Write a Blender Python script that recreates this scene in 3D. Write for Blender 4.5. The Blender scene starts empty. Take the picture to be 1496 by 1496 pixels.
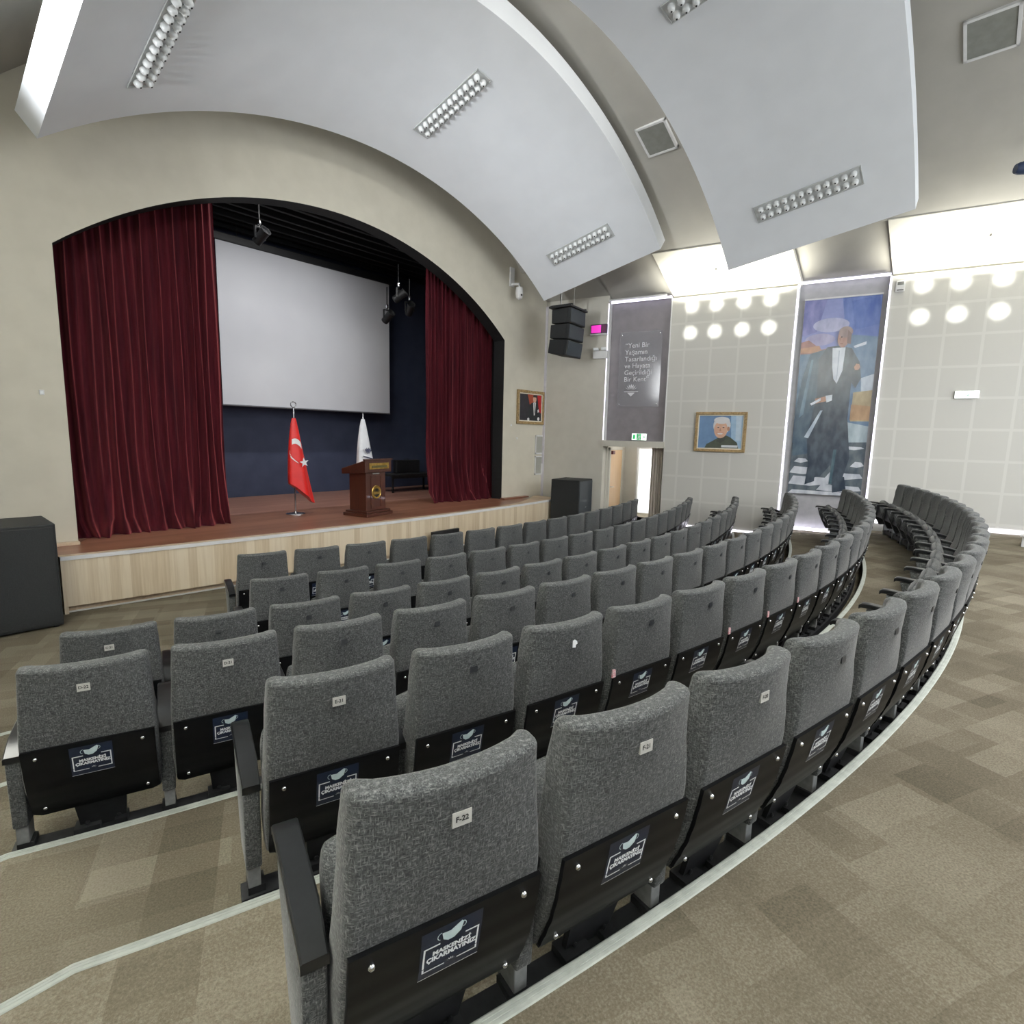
import bpy, bmesh, math, random
from mathutils import Vector, Matrix
random.seed(7)
sc = bpy.context.scene
COL = sc.collection
PI = math.pi
sin, cos, sqrt = math.sin, math.cos, math.sqrt

# ------------------------------------------------------------------ helpers
def lin(r, g, b):
    f = lambda c: c/12.92 if c <= .04045 else ((c+.055)/1.055)**2.4
    return (f(r/255), f(g/255), f(b/255), 1)

class MB:
    def __init__(s): s.v = []; s.f = []; s.m = []
    def add(s, vs, fs, mat=0):
        o = len(s.v); s.v += [tuple(v) for v in vs]
        for f in fs: s.f.append([i+o for i in f]); s.m.append(mat)
        return s
    def box(s, x0, x1, y0, y1, z0, z1, mat=0, M=None):
        vs = [(x, y, z) for z in (z0, z1) for y in (y0, y1) for x in (x0, x1)]
        if M is not None: vs = [M @ Vector(v) for v in vs]
        return s.add(vs, [(0,2,3,1),(4,5,7,6),(0,1,5,4),(2,6,7,3),(0,4,6,2),(1,3,7,5)], mat)
    def prism(s, poly, y0, y1, mat=0, M=None):
        """polygon of (x,z), extruded along y"""
        n = len(poly)
        a = sum(poly[i][0]*poly[(i+1) % n][1]-poly[(i+1) % n][0]*poly[i][1] for i in range(n))
        if a < 0: poly = poly[::-1]
        vs = [(x, y0, z) for x, z in poly]+[(x, y1, z) for x, z in poly]
        if M is not None: vs = [M @ Vector(v) for v in vs]
        fs = [list(range(n)), list(range(2*n-1, n-1, -1))]
        for i in range(n):
            j = (i+1) % n; fs.append((i, i+n, j+n, j))
        return s.add(vs, fs, mat)
    def flat(s, poly, y, mat=0):
        n = len(poly)
        a = sum(poly[i][0]*poly[(i+1) % n][1]-poly[(i+1) % n][0]*poly[i][1] for i in range(n))
        if a < 0: poly = poly[::-1]
        return s.add([(x, y, z) for x, z in poly], [list(range(n))], mat)
    def tube(s, pts, r, n=8, mat=0, cap=True):
        pts = [Vector(p) for p in pts]; rings = []
        up = Vector((0, 0, 1))
        for i, p in enumerate(pts):
            t = (pts[min(i+1, len(pts)-1)]-pts[max(i-1, 0)]).normalized()
            a = t.cross(up)
            if a.length < 1e-4: a = t.cross(Vector((1, 0, 0)))
            a.normalize(); b = a.cross(t)
            rr = r[i] if isinstance(r, (list, tuple)) else r
            rings.append([p+(a*cos(2*PI*k/n)+b*sin(2*PI*k/n))*rr for k in range(n)])
        return s.loft(rings, cap, mat)
    def loft(s, rings, cap=True, mat=0, closed=True):
        n = len(rings[0]); vs = [v for r in rings for v in r]; fs = []
        for i in range(len(rings)-1):
            for k in range(n if closed else n-1):
                k2 = (k+1) % n
                fs.append((i*n+k, i*n+k2, (i+1)*n+k2, (i+1)*n+k))
        if cap and closed:
            fs.append(tuple(range(n-1, -1, -1))); fs.append(tuple((len(rings)-1)*n+k for k in range(n)))
        return s.add(vs, fs, mat)
    def lathe(s, prof, n=24, o=(0, 0, 0), axis='z', mat=0):
        rings = []
        for r, z in prof:
            ring = []
            for k in range(n):
                a = 2*PI*k/n; c, d = r*cos(a), r*sin(a)
                if axis == 'z': p = (o[0]+c, o[1]+d, o[2]+z)
                elif axis == 'y': p = (o[0]+c, o[1]-z, o[2]+d)      # grows towards -y
                else: p = (o[0]+z, o[1]+c, o[2]+d)
                ring.append(p)
            rings.append(ring)
        return s.loft(rings, True, mat)
    def mesh(s, name, mats, smooth=True, bevel=0, seg=2, angle=35):
        me = bpy.data.meshes.new(name)
        me.from_pydata(s.v, [], s.f)
        for m in (mats if isinstance(mats, (list, tuple)) else [mats]): me.materials.append(m)
        for p, k in zip(me.polygons, s.m): p.material_index = k
        bm = bmesh.new(); bm.from_mesh(me)
        bmesh.ops.recalc_face_normals(bm, faces=bm.faces) if getattr(s, 'recalc', True) else None
        if bevel:
            es = [e for e in bm.edges if len(e.link_faces) == 2 and e.calc_face_angle(0) > .5]
            bmesh.ops.bevel(bm, geom=es, offset=bevel, segments=seg, affect='EDGES', profile=.5, clamp_overlap=True)
        bm.to_mesh(me); bm.free()
        if smooth:
            for p in me.polygons: p.use_smooth = True
            me.set_sharp_from_angle(angle=math.radians(angle))
        return me

def link(name, me, parent=None, loc=(0, 0, 0), rz=0, M=None):
    o = bpy.data.objects.new(name, me); COL.objects.link(o)
    if M is not None: o.matrix_world = M
    else: o.location = loc; o.rotation_euler = (0, 0, rz)
    if parent is not None: o.parent = parent
    return o
def obj(name, mb, mats, parent=None, loc=(0, 0, 0), rz=0, **k):
    return link(name, mb.mesh(name, mats, **k), parent, loc, rz)
def tag(o, label, cat, group=None):
    o['label'] = label; o['category'] = cat
    if group: o['group'] = group
    return o
def thing(name, label, cat, loc=(0, 0, 0), rz=0, group=None):
    o = bpy.data.objects.new(name, None); COL.objects.link(o)
    o.location = loc; o.rotation_euler = (0, 0, rz); o.empty_display_size = .1
    return tag(o, label, cat, group)
def struct(name, mb, mats, label=None, **k):
    o = obj(name, mb, mats, **k); o['kind'] = 'structure'
    if label: o['label'] = label
    return o

def text_mesh(body, size, mat, align='CENTER', line=1.0, bold=0.0):
    """lettering in the xz plane, facing -y"""
    cu = bpy.data.curves.new('lettering', 'FONT')
    cu.body = body; cu.size = size; cu.align_x = align; cu.align_y = 'CENTER'; cu.space_line = line
    cu.offset = bold; cu.resolution_u = 3
    ob = bpy.data.objects.new('lettering', cu); COL.objects.link(ob)
    dg = bpy.context.evaluated_depsgraph_get(); dg.update()
    me = bpy.data.meshes.new_from_object(ob.evaluated_get(dg))
    bpy.data.objects.remove(ob); bpy.data.curves.remove(cu)
    me.transform(Matrix.Rotation(PI/2, 4, 'X'))
    me.materials.clear(); me.materials.append(mat)
    return me
def copy_mesh_shift(me, dx, dy, dz):
    m = me.copy(); m.transform(Matrix.Translation((dx, dy, dz))); return m

# ------------------------------------------------------------------ materials
def mat(name, col, rough=.6, metal=0, spec=.5, emit=None, es=0, sheen=0, coat=0):
    m = bpy.data.materials.new(name); m.use_nodes = True
    b = m.node_tree.nodes['Principled BSDF']
    b.inputs['Base Color'].default_value = col
    b.inputs['Roughness'].default_value = rough
    b.inputs['Metallic'].default_value = metal
    b.inputs['Specular IOR Level'].default_value = spec
    if emit: b.inputs['Emission Color'].default_value = emit; b.inputs['Emission Strength'].default_value = es
    if sheen: b.inputs['Sheen Weight'].default_value = sheen; b.inputs['Sheen Roughness'].default_value = .4
    if coat: b.inputs['Coat Weight'].default_value = coat
    return m
def nodes(m): return m.node_tree.nodes, m.node_tree.links, m.node_tree.nodes['Principled BSDF']
def ramp(n, stops):
    r = n.new('ShaderNodeValToRGB'); e = r.color_ramp.elements
    while len(e) < len(stops): e.new(.5)
    for q, (p, c) in zip(e, stops): q.position = p; q.color = c
    return r
def coords(n, l, scale=(1, 1, 1), kind='Object', rot=(0, 0, 0)):
    t = n.new('ShaderNodeTexCoord'); mp = n.new('ShaderNodeMapping')
    mp.inputs['Scale'].default_value = scale; mp.inputs['Rotation'].default_value = rot
    l.new(t.outputs[kind], mp.inputs['Vector']); return mp
def noise(n, l, vec, scale, detail=2, rough=.5):
    t = n.new('ShaderNodeTexNoise'); t.inputs['Scale'].default_value = scale
    t.inputs['Detail'].default_value = detail; t.inputs['Roughness'].default_value = rough
    l.new(vec.outputs[0], t.inputs['Vector']); return t
def bump(n, l, b, src, strength=.3, dist=.01):
    k = n.new('ShaderNodeBump'); k.inputs['Strength'].default_value = strength; k.inputs['Distance'].default_value = dist
    l.new(src, k.inputs['Height']); l.new(k.outputs[0], b.inputs['Normal'])
def noisy(name, c0, c1, scale, rough=.6, stretch=(1, 1, 1), bmp=0, **k):
    m = mat(name, c0, rough, **k); n, l, b = nodes(m)
    t = noise(n, l, coords(n, l, stretch), scale, 3)
    r = ramp(n, [(.35, c0), (.65, c1)]); l.new(t.outputs['Fac'], r.inputs['Fac']); l.new(r.outputs[0], b.inputs['Base Color'])
    if bmp: bump(n, l, b, t.outputs['Fac'], bmp)
    return m

def make_fabric():
    m = mat('grey_woven_fabric', lin(80, 84, 86), .9, spec=.2, sheen=.15); n, l, b = nodes(m)
    a = noise(n, l, coords(n, l, (300, 300, 75)), 1, 2, .55)      # vertical threads
    c = noise(n, l, coords(n, l, (75, 75, 300)), 1, 2, .55)      # horizontal threads
    mx = n.new('ShaderNodeMath'); mx.operation = 'MAXIMUM'
    l.new(a.outputs['Fac'], mx.inputs[0]); l.new(c.outputs['Fac'], mx.inputs[1])
    r = ramp(n, [(.40, lin(42, 44, 45)), (.56, lin(69, 71, 72)), (.76, lin(114, 116, 115))])
    l.new(mx.outputs[0], r.inputs['Fac']); l.new(r.outputs[0], b.inputs['Base Color'])
    bump(n, l, b, mx.outputs[0], .25, .002)
    return m
FABRIC = make_fabric()
BLACKP = noisy('black_board', lin(8, 9, 11), lin(12, 13, 15), 30, .42, spec=.18)
BLACKM = noisy('black_steel', lin(18, 19, 21), lin(30, 31, 33), 25, .5, spec=.4)
ARM = noisy('black_arm_plastic', lin(17, 19, 21), lin(22, 24, 26), 60, .3, spec=.5)
LEGM = noisy('grey_steel_leg', lin(112, 114, 114), lin(128, 130, 130), 30, .45)
CHROME = noisy('chrome', lin(200, 202, 205), lin(225, 226, 228), 10, .18, metal=1)
WHITE = noisy('white_print', lin(232, 236, 238), lin(240, 243, 244), 40, .5)
NAVY = noisy('navy_sticker', lin(13, 25, 46), lin(17, 30, 54), 60, .35)
MASKC = noisy('pale_mask_print', lin(196, 216, 218), lin(208, 226, 227), 60, .5)
PLATE = noisy('white_plate', lin(178, 177, 172), lin(190, 189, 184), 50, .45)
INK = noisy('black_ink', lin(18, 18, 20), lin(26, 26, 28), 40, .6)
DARKPL = noisy('dark_number_patch', lin(38, 40, 43), lin(52, 54, 57), 90, .4)
PINK = noisy('pink_white_tag', lin(205, 120, 130), lin(230, 220, 220), 160, .6)

def make_carpet():
    m = mat('carpet_tiles', lin(120, 114, 98), .95, spec=.1); n, l, b = nodes(m)
    mp = coords(n, l, (1, 1, 1), 'Object', (0, 0, .42))
    br = n.new('ShaderNodeTexBrick'); l.new(mp.outputs[0], br.inputs['Vector'])
    br.inputs['Scale'].default_value = 1; br.inputs['Brick Width'].default_value = .52; br.inputs['Row Height'].default_value = .17
    br.inputs['Mortar Size'].default_value = 0; br.offset = .37
    br.inputs['Color1'].default_value = (0, 0, 0, 1); br.inputs['Color2'].default_value = (1, 1, 1, 1)
    mp2 = coords(n, l, (1, 1, 1), 'Object', (0, 0, .42+PI/2))
    b2 = n.new('ShaderNodeTexBrick'); l.new(mp2.outputs[0], b2.inputs['Vector'])
    b2.inputs['Scale'].default_value = 1; b2.inputs['Brick Width'].default_value = .47; b2.inputs['Row Height'].default_value = .24
    b2.inputs['Mortar Size'].default_value = 0; b2.offset = .41
    b2.inputs['Color1'].default_value = (0, 0, 0, 1); b2.inputs['Color2'].default_value = (1, 1, 1, 1)
    mix = n.new('ShaderNodeMix'); mix.data_type = 'RGBA'; mix.inputs[0].default_value = .5
    l.new(br.outputs['Color'], mix.inputs[6]); l.new(b2.outputs['Color'], mix.inputs[7])
    soft = noise(n, l, mp, 1.1, 3)
    def madd(a, k, c=None):
        q = n.new('ShaderNodeMath'); q.operation = 'MULTIPLY_ADD'; q.inputs[1].default_value = k; l.new(a, q.inputs[0])
        if c is not None: l.new(c, q.inputs[2])
        else: q.inputs[2].default_value = 0
        return q.outputs[0]
    fine = noise(n, l, mp, 120, 3, .75)
    v = madd(fine.outputs['Fac'], .50, madd(soft.outputs['Fac'], .28, madd(mix.outputs[2], .22)))
    r = ramp(n, [(.34, lin(74, 69, 58)), (.50, lin(98, 92, 79)), (.68, lin(128, 122, 109))])
    l.new(v, r.inputs['Fac']); l.new(r.outputs[0], b.inputs['Base Color'])
    bump(n, l, b, fine.outputs['Fac'], .5, .004)
    return m
CARPET = make_carpet()
NOSING = noisy('ribbed_aluminium', lin(160, 165, 158), lin(176, 181, 174), 20, .5, spec=.4)
WALLST = noisy('warm_white_plaster', lin(198, 193, 178), lin(204, 199, 184), 3, .75, bmp=.02)
WALLPL = noisy('beige_painted_wall', lin(196, 193, 183), lin(201, 198, 188), 4, .7)
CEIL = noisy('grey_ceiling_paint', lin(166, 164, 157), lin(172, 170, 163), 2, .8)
PANELW = noisy('white_acoustic_panel', lin(232, 236, 241), lin(236, 240, 245), 2, .55)
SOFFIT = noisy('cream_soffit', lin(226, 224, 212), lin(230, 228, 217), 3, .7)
TRIMW = noisy('white_trim', lin(214, 214, 214), lin(222, 222, 222), 8, .5)
SEAM = noisy('pale_seam', lin(190, 188, 179), lin(197, 195, 186), 8, .6)
DARKPANEL = noisy('dark_grey_panel', lin(126, 121, 127), lin(134, 129, 135), 5, .5)
BLACKST = noisy('stage_black', lin(14, 15, 17), lin(20, 21, 23), 4, .8)
NAVYW = noisy('navy_stage_wall', lin(50, 58, 82), lin(58, 66, 90), 3, .7)
LED = mat('violet_white_led', (1, 1, 1, 1), .4, emit=(.84, .80, 1, 1), es=1.6)
LEDF = mat('floor_led', (1, 1, 1, 1), .4, emit=(.90, .86, 1, 1), es=5)
GRILLE = noisy('grey_grille', lin(150, 150, 142), lin(166, 166, 158), 120, .6)
GLASSY = noisy('frosted_lens', lin(226, 229, 229), lin(236, 238, 238), 20, .25, spec=.6)

def acoustic(name):
    """acoustic wall panels: 0.56 m squares with paler seams"""
    m = mat(name, lin(176, 174, 167), .7); n, l, b = nodes(m)
    mp = coords(n, l, (1, 1, 1))
    sp = n.new('ShaderNodeSeparateXYZ'); l.new(mp.outputs[0], sp.inputs[0])
    def seam(src, off):
        a = n.new('ShaderNodeMath'); a.operation = 'ADD'; a.inputs[1].default_value = off+50; l.new(src, a.inputs[0])
        f = n.new('ShaderNodeMath'); f.operation = 'MODULO'; f.inputs[1].default_value = .56; l.new(a.outputs[0], f.inputs[0])
        g = n.new('ShaderNodeMath'); g.operation = 'LESS_THAN'; g.inputs[1].default_value = .045; l.new(f.outputs[0], g.inputs[0]); return g
    s1, s2 = seam(sp.outputs[0], .1), seam(sp.outputs[2], .165)
    mx = n.new('ShaderNodeMath'); mx.operation = 'MAXIMUM'; l.new(s1.outputs[0], mx.inputs[0]); l.new(s2.outputs[0], mx.inputs[1])
    r = ramp(n, [(0, lin(194, 193, 188)), (1, lin(203, 202, 197))]); l.new(mx.outputs[0], r.inputs['Fac'])
    l.new(r.outputs[0], b.inputs['Base Color'])
    return m
ACOUSTIC = acoustic('acoustic_wall_panels')

def planks(name, cols, w, L, Rw, rough, length=3.0, coat=0, grain=30, contrast=.55):
    """boards running along axis L, laid side by side along axis Rw"""
    m = mat(name, cols[0], rough, coat=coat); n, l, b = nodes(m)
    t = n.new('ShaderNodeTexCoord'); sp = n.new('ShaderNodeSeparateXYZ'); l.new(t.outputs['Object'], sp.inputs[0])
    cb = n.new('ShaderNodeCombineXYZ'); l.new(sp.outputs[L], cb.inputs['X']); l.new(sp.outputs[Rw], cb.inputs['Y'])
    br = n.new('ShaderNodeTexBrick'); l.new(cb.outputs[0], br.inputs['Vector'])
    br.inputs['Scale'].default_value = 1; br.inputs['Brick Width'].default_value = length; br.inputs['Row Height'].default_value = w
    br.inputs['Mortar Size'].default_value = 0; br.inputs['Color1'].default_value = (0, 0, 0, 1); br.inputs['Color2'].default_value = (1, 1, 1, 1)
    st3 = [grain]*3; st3['XYZ'.index(L)] = 1.4
    g = noise(n, l, coords(n, l, tuple(st3)), 1, 4, .6)
    mm = n.new('ShaderNodeMath'); mm.operation = 'MULTIPLY_ADD'; mm.inputs[1].default_value = contrast
    l.new(br.outputs['Color'], mm.inputs[0]); l.new(g.outputs['Fac'], mm.inputs[2])
    r = ramp(n, [(.35, cols[0]), (.7, cols[1]), (1.0, cols[2])]); l.new(mm.outputs[0], r.inputs['Fac'])
    l.new(r.outputs[0], b.inputs['Base Color'])
    return m
STAGEWOOD = planks('red_brown_stage_boards', (lin(120, 80, 62), lin(134, 92, 72), lin(146, 103, 82)), .14, 'X', 'Y', .36)
LITWOOD = planks('lit_tint_back_boards', (lin(146, 104, 90), lin(158, 116, 100), lin(168, 126, 110)), .14, 'X', 'Y', .4)  # stage boards in a paler tint: light on the rear floor painted in
BIRCH = planks('birch_front_planks', (lin(188, 169, 142), lin(204, 187, 160), lin(218, 204, 180)), .105, 'Z', 'X', .5, 9, grain=40, contrast=.6)
BIRCHTOP = planks('birch_border_planks', (lin(178, 154, 128), lin(196, 174, 148), lin(208, 188, 162)), .24, 'Y', 'X', .5, 9)
DOORWOOD = planks('pale_door_wood', (lin(205, 170, 130), lin(214, 180, 140), lin(222, 190, 152)), .9, 'Z', 'X', .5, 9)
LECTERN = planks('dark_mahogany', (lin(62, 32, 24), lin(76, 40, 29), lin(90, 50, 36)), .4, 'Z', 'X', .35, 9, coat=.3)

def make_velvet():
    m = mat('red_velvet', lin(80, 20, 30), .85, spec=.1, sheen=.9); n, l, b = nodes(m)
    b.inputs['Sheen Tint'].default_value = lin(240, 130, 130)
    t = noise(n, l, coords(n, l, (14, 14, 1.0)), 1, 3)
    r = ramp(n, [(.35, lin(50, 12, 21)), (.65, lin(72, 20, 29))]); l.new(t.outputs['Fac'], r.inputs['Fac']); l.new(r.outputs[0], b.inputs['Base Color'])
    return m
VELVET = make_velvet()
REDFLAG = noisy('red_satin', lin(214, 26, 22), lin(226, 34, 28), 6, .4, sheen=.2)
WHITEFLAG = noisy('white_satin', lin(224, 226, 232), lin(236, 238, 242), 6, .45)
SCREENM = noisy('screen_fabric', lin(194, 196, 203), lin(202, 204, 210), .6, .8)
SUBBLACK = noisy('rough_black_cabinet', lin(17, 20, 22), lin(26, 29, 31), 120, .7, bmp=.15)
MESHBLACK = noisy('black_speaker_mesh', lin(34, 42, 50), lin(48, 56, 64), 200, .55)
GOLD = noisy('gold_metal', lin(196, 160, 80), lin(222, 190, 110), 20, .28, metal=1)
GILT = noisy('antique_gilt', lin(128, 104, 66), lin(168, 142, 98), 30, .45, spec=.5)
MATBOARD = noisy('cream_slip', lin(226, 220, 204), lin(234, 228, 212), 10, .6)
DRAPE = noisy('taupe_door_curtain', lin(192, 184, 175), lin(200, 192, 183), 6, .8)
def pmat(name, r, g, b, rough=.45): return noisy(name, lin(max(r-5, 0), max(g-5, 0), max(b-5, 0)), lin(min(r+5, 255), min(g+5, 255), min(b+5, 255)), 9, rough)

# ------------------------------------------------------------------ setting out
WA = -1.3638                                    # heading of the right wall (viewer's right along it)
EX = Vector((.2055, -.9787, 0)); NI = Vector((-.9787, -.2055, 0))   # along wall / into the hall
def wx(y): return 13-.21*y                      # the right wall's line
def wall_pt(y, z=0, off=0): return Vector((wx(y), y, z))+NI*off
H = .68                                         # stage height
TIER = [0, 0, .08, .23, .375, .52, .665]
ROWS = {  # centre x, centre y, radius, first angle, floor, number of seats
 'A': (6.199, 19.66, 14.69, -.262, 0, 15), 'B': (6.047, 19.505, 15.557, -.257, 0, 18),
 'C': (5.768, 19.619, 16.671, -.307, .08, 21), 'D': (5.876, 18.875, 16.915, -.326, .23, 22),
 'E': (5.946, 18.001, 17.02, -.295, .375, 21), 'F': (5.879, 17.092, 17.068, -.305, .52, 22)}
PITCH = .55
NOSE = [((6.047, 19.505), 15.64, .35, 4.83), ((5.768, 19.619), 16.64, .25, 3.885), ((5.876, 18.875), 16.88, .17, 2.96),
        ((5.946, 18.001), 16.99, .23, 1.97), ((5.964, 17.689), 17.57, .25, 1.06)]

# ------------------------------------------------------------------ floor with curved terraces
def nose_line(k):
    (cx, cy), R, xb, yb = NOSE[k]
    yb = cy-sqrt(R*R-(xb-cx)**2)
    pts = [(-3.2, yb), (xb, yb)]
    n = 70
    for i in range(1, n+1):
        x = xb+(13.9-xb)*i/n
        pts.append((x, cy-sqrt(R*R-(x-cx)**2)))
    return pts
lines = [[(x, 9.2) for x, y in nose_line(0)]]+[nose_line(k) for k in range(5)]+[[(x, -5.5) for x, y in nose_line(4)]]
zs = [0, .08, .23, .375, .52, .665]
fl = MB(); fl.recalc = False
for t in range(6):
    a, b = lines[t], lines[t+1]; z = zs[t]
    n = len(a)
    for i in range(n-1):
        fl.add([(*b[i], z), (*b[i+1], z), (*a[i+1], z), (*a[i], z)], [(0, 1, 2, 3)])
    if t < 5:
        for i in range(n-1):   # riser up to the next tier behind
            fl.add([(*b[i], z), (*b[i+1], z), (*b[i+1], zs[t+1]), (*b[i], zs[t+1])], [(3, 2, 1, 0)])
struct('floor', fl, CARPET, 'taupe carpet tile floor rising in curved terraces', smooth=False)
# vestibule floor beyond the doorway
vf = MB().box(0, 3.6, -1.7, .2, -.05, 0)
o = struct('floor', vf, CARPET, 'carpet floor of the entrance lobby', loc=(11.488, 7.2, 0), rz=math.atan2(.2055, .9787), smooth=False)

def offset_line(pts, d):
    out = []
    for i, p in enumerate(pts):
        a = Vector(pts[max(i-1, 0)]); b = Vector(pts[min(i+1, len(pts)-1)])
        t = (b-a).normalized(); nrm = Vector((t.y, -t.x))   # to the audience side
        out.append(Vector(p)+nrm*d)
    return out
for k in range(5):
    pts = [p for p in nose_line(k) if p[0] <= wx(p[1])-.02]
    rows = []
    z = zs[k+1]
    prof = [(-.004, -.03), (-.004, .002), (.001, .005), (.009, .005), (.010, .003), (.013, .003), (.014, .005), (.021, .005), (.022, .003), (.025, .003), (.026, .005), (.035, .004), (.038, .0005), (.038, -.002)]
    mb = MB()
    rings = [offset_line(pts, d) for d, _ in prof]
    grid = [[(rings[j][i].x, rings[j][i].y, z+prof[j][1]) for j in range(len(prof))] for i in range(len(pts))]
    mb.loft(grid, cap=True)
    struct('trim_%d' % (k+1), mb, NOSING, 'pale ribbed metal nosing along step edge behind row %s' % 'BCDEF'[k], angle=20)

# ------------------------------------------------------------------ stage wall with arched opening
XL, XR, ZS, ZC = 1.49, 9.61, 4.38, 5.88
YW, TH = 8.85, .33
hs = (XR-XL)/2; rs = ZC-ZS; AR = (hs*hs+rs*rs)/(2*rs); AX = (XL+XR)/2
def arch(x): return ZC-AR+sqrt(AR*AR-(x-AX)**2)
arc = [(XL+(XR-XL)*i/64, arch(XL+(XR-XL)*i/64)) for i in range(65)]
sw = MB(); sw.recalc = False
def quad(mb, p, mat=0): mb.add(p, [(0, 1, 2, 3)], mat)
XE = 11.14; XW = -3.2
quad(sw, [(XW, YW, 0), (XL, YW, 0), (XL, YW, 8.3), (XW, YW, 8.3)])
quad(sw, [(XR, YW, 0), (XE, YW, 0), (XE, YW, 8.3), (XR, YW, 8.3)])
for (x0, z0), (x1, z1) in zip(arc, arc[1:]):
    quad(sw, [(x0, YW, z0), (x1, YW, z1), (x1, YW, 8.3), (x0, YW, 8.3)])
    quad(sw, [(x0, YW, z0), (x0, YW+TH, z0), (x1, YW+TH, z1), (x1, YW, z1)], 1)
    quad(sw, [(x1, YW+TH, z1), (x0, YW+TH, z0), (x0, YW+TH, 8.3), (x1, YW+TH, 8.3)], 1)
quad(sw, [(XL, YW, H), (XL, YW+TH, H), (XL, YW+TH, ZS), (XL, YW, ZS)], 1)
quad(sw, [(XR, YW, ZS), (XR, YW+TH, ZS), (XR, YW+TH, H), (XR, YW, H)], 1)
quad(sw, [(XL, YW+TH, 0), (XW, YW+TH, 0), (XW, YW+TH, 8.3), (XL, YW+TH, 8.3)], 1)
quad(sw, [(XE, YW+TH, 0), (XR, YW+TH, 0), (XR, YW+TH, 8.3), (XE, YW+TH, 8.3)], 1)
struct('wall_stage', sw, [WALLST, BLACKST], 'cream stage wall with wide arched opening', smooth=False)
# stage house behind
bw = MB().box(-.2, 11.2, 12.75, 12.9, 0, 7.2); struct('wall_back', bw, NAVYW, 'navy rear wall of the stage', smooth=False)
for nm, x0, x1 in (('wall_stage_left', -.3, -.15), ('wall_stage_right', 10.55, 10.7)):
    struct(nm, MB().box(x0, x1, YW+TH, 12.75, 0, 7.2), BLACKST, 'black side wall of the stage', smooth=False)
struct('ceiling', MB().box(-.3, 10.7, YW+TH, 12.9, 7.2, 7.3), BLACKST, 'black ceiling above the stage', smooth=False)

# ------------------------------------------------------------------ right wall: panels A, B, C with recesses between
def wall_seg(name, y0, y1, z0, z1, m, label, depth=.35):
    """y0 nearer the stage"""
    L = (y0-y1)*1.02182
    mb = MB().box(0, L, 0, depth, z0, z1)
    p = wall_pt(y0)
    return struct(name, mb, m, label, loc=p, rz=WA, smooth=False)
ZT = 5.3
wall_seg('wall_right', 8.86, 7.24, 0, ZT+.9, WALLPL, 'beige wall panel beside the stage, below the hanging loudspeakers', .2)
wall_seg('wall_right', 5.80, 3.36, 0, ZT, ACOUSTIC, 'beige acoustic wall panel that carries the portrait')
wall_seg('wall_right', 1.86, -6.0, 0, ZT, ACOUSTIC, 'beige acoustic wall panel with the white sign')
# dark panel recess above the doorway, and the banner recess
def wall_obj(y0): return dict(loc=wall_pt(y0), rz=WA)
struct('wall_right', MB().box(-.05, 1.5, .13, .25, 2.1, 5.5), DARKPANEL, 'dark grey recessed panel above the doorway', smooth=False, **wall_obj(7.24))
struct('wall_right', MB().box(-.02, 1.49, -.04, .25, 2.0, 2.14), WALLPL, 'beige beam over the doorway', smooth=False, **wall_obj(7.24))
struct('wall_right', MB().box(-.05, 1.6, .14, .3, 0, 5.45), pmat('pale_recess', 176, 176, 180), 'pale grey recess behind the tall banner', smooth=False, **wall_obj(3.36))
# jambs of the recesses
n0 = 1
for y, s in ((7.24, 1), (5.80, -1), (3.36, 1), (1.86, -1)):
    zlo = 2.14 if y > 5 else .1
    mb = MB().box(-.012, .012, -.012, .13, zlo, ZT+.02)
    struct('trim_%d' % (5+n0), mb, TRIMW, 'white vertical edge of a wall recess', smooth=False, **wall_obj(y-s*.012)); n0 += 1
# led strips in the recess edges and along the wall foot
def led(label, y0, y1, z0, z1, m=LED, off=-.004, parent=None):
    L = (y0-y1)*1.0218
    t = obj('led_strip', MB().box(0, L, off-.008, off, z0, z1), m, loc=wall_pt(y0), rz=WA, smooth=False)
    tag(t, label, 'led strip', 'led strips on the right wall'); return t
led('lit vertical led strip left of the dark quotation panel', 7.26, 7.24, 2.15, 5.32)
led('lit vertical led strip left of the tall banner', 3.385, 3.345, .75, 5.32)
led('lit vertical led strip right of the tall banner', 1.885, 1.855, .9, 5.28)
led('lit horizontal led strip above the dark quotation panel', 7.2, 5.82, 5.31, 5.36)
led('lit horizontal led strip above the tall banner', 3.34, 1.88, 5.31, 5.36)
led('floor level led strip below the portrait wall', 5.7, 3.4, .20, .26, LEDF)
led('floor level led strip below the tall banner', 3.34, 1.9, .40, .46, LEDF)
led('floor level led strip below the white sign wall', 1.84, -2.5, .68, .74, LEDF)
# pilaster trim in the corner with the stage wall
struct('trim_10', MB().box(-.14, .0, -.03, .02, .0, 5.4), pmat('lilac_white_trim', 205, 202, 208), 'pale corner strip between stage wall and right wall', loc=wall_pt(8.80), rz=WA, smooth=False)

# left wall (mirror of the right one about x = 5.6); only its light reaches the picture
lw = MB(); lw.recalc = False
quad(lw, [(-1.8+.21*8.86-.4, 8.86, 0), (-1.8-.21*5.5-.4, -5.5, 0), (-1.8-.21*5.5-.4, -5.5, 6.2), (-1.8+.21*8.86-.4, 8.86, 6.2)])
struct('wall_left', lw, WALLPL, 'beige left wall of the hall', smooth=False)

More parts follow.
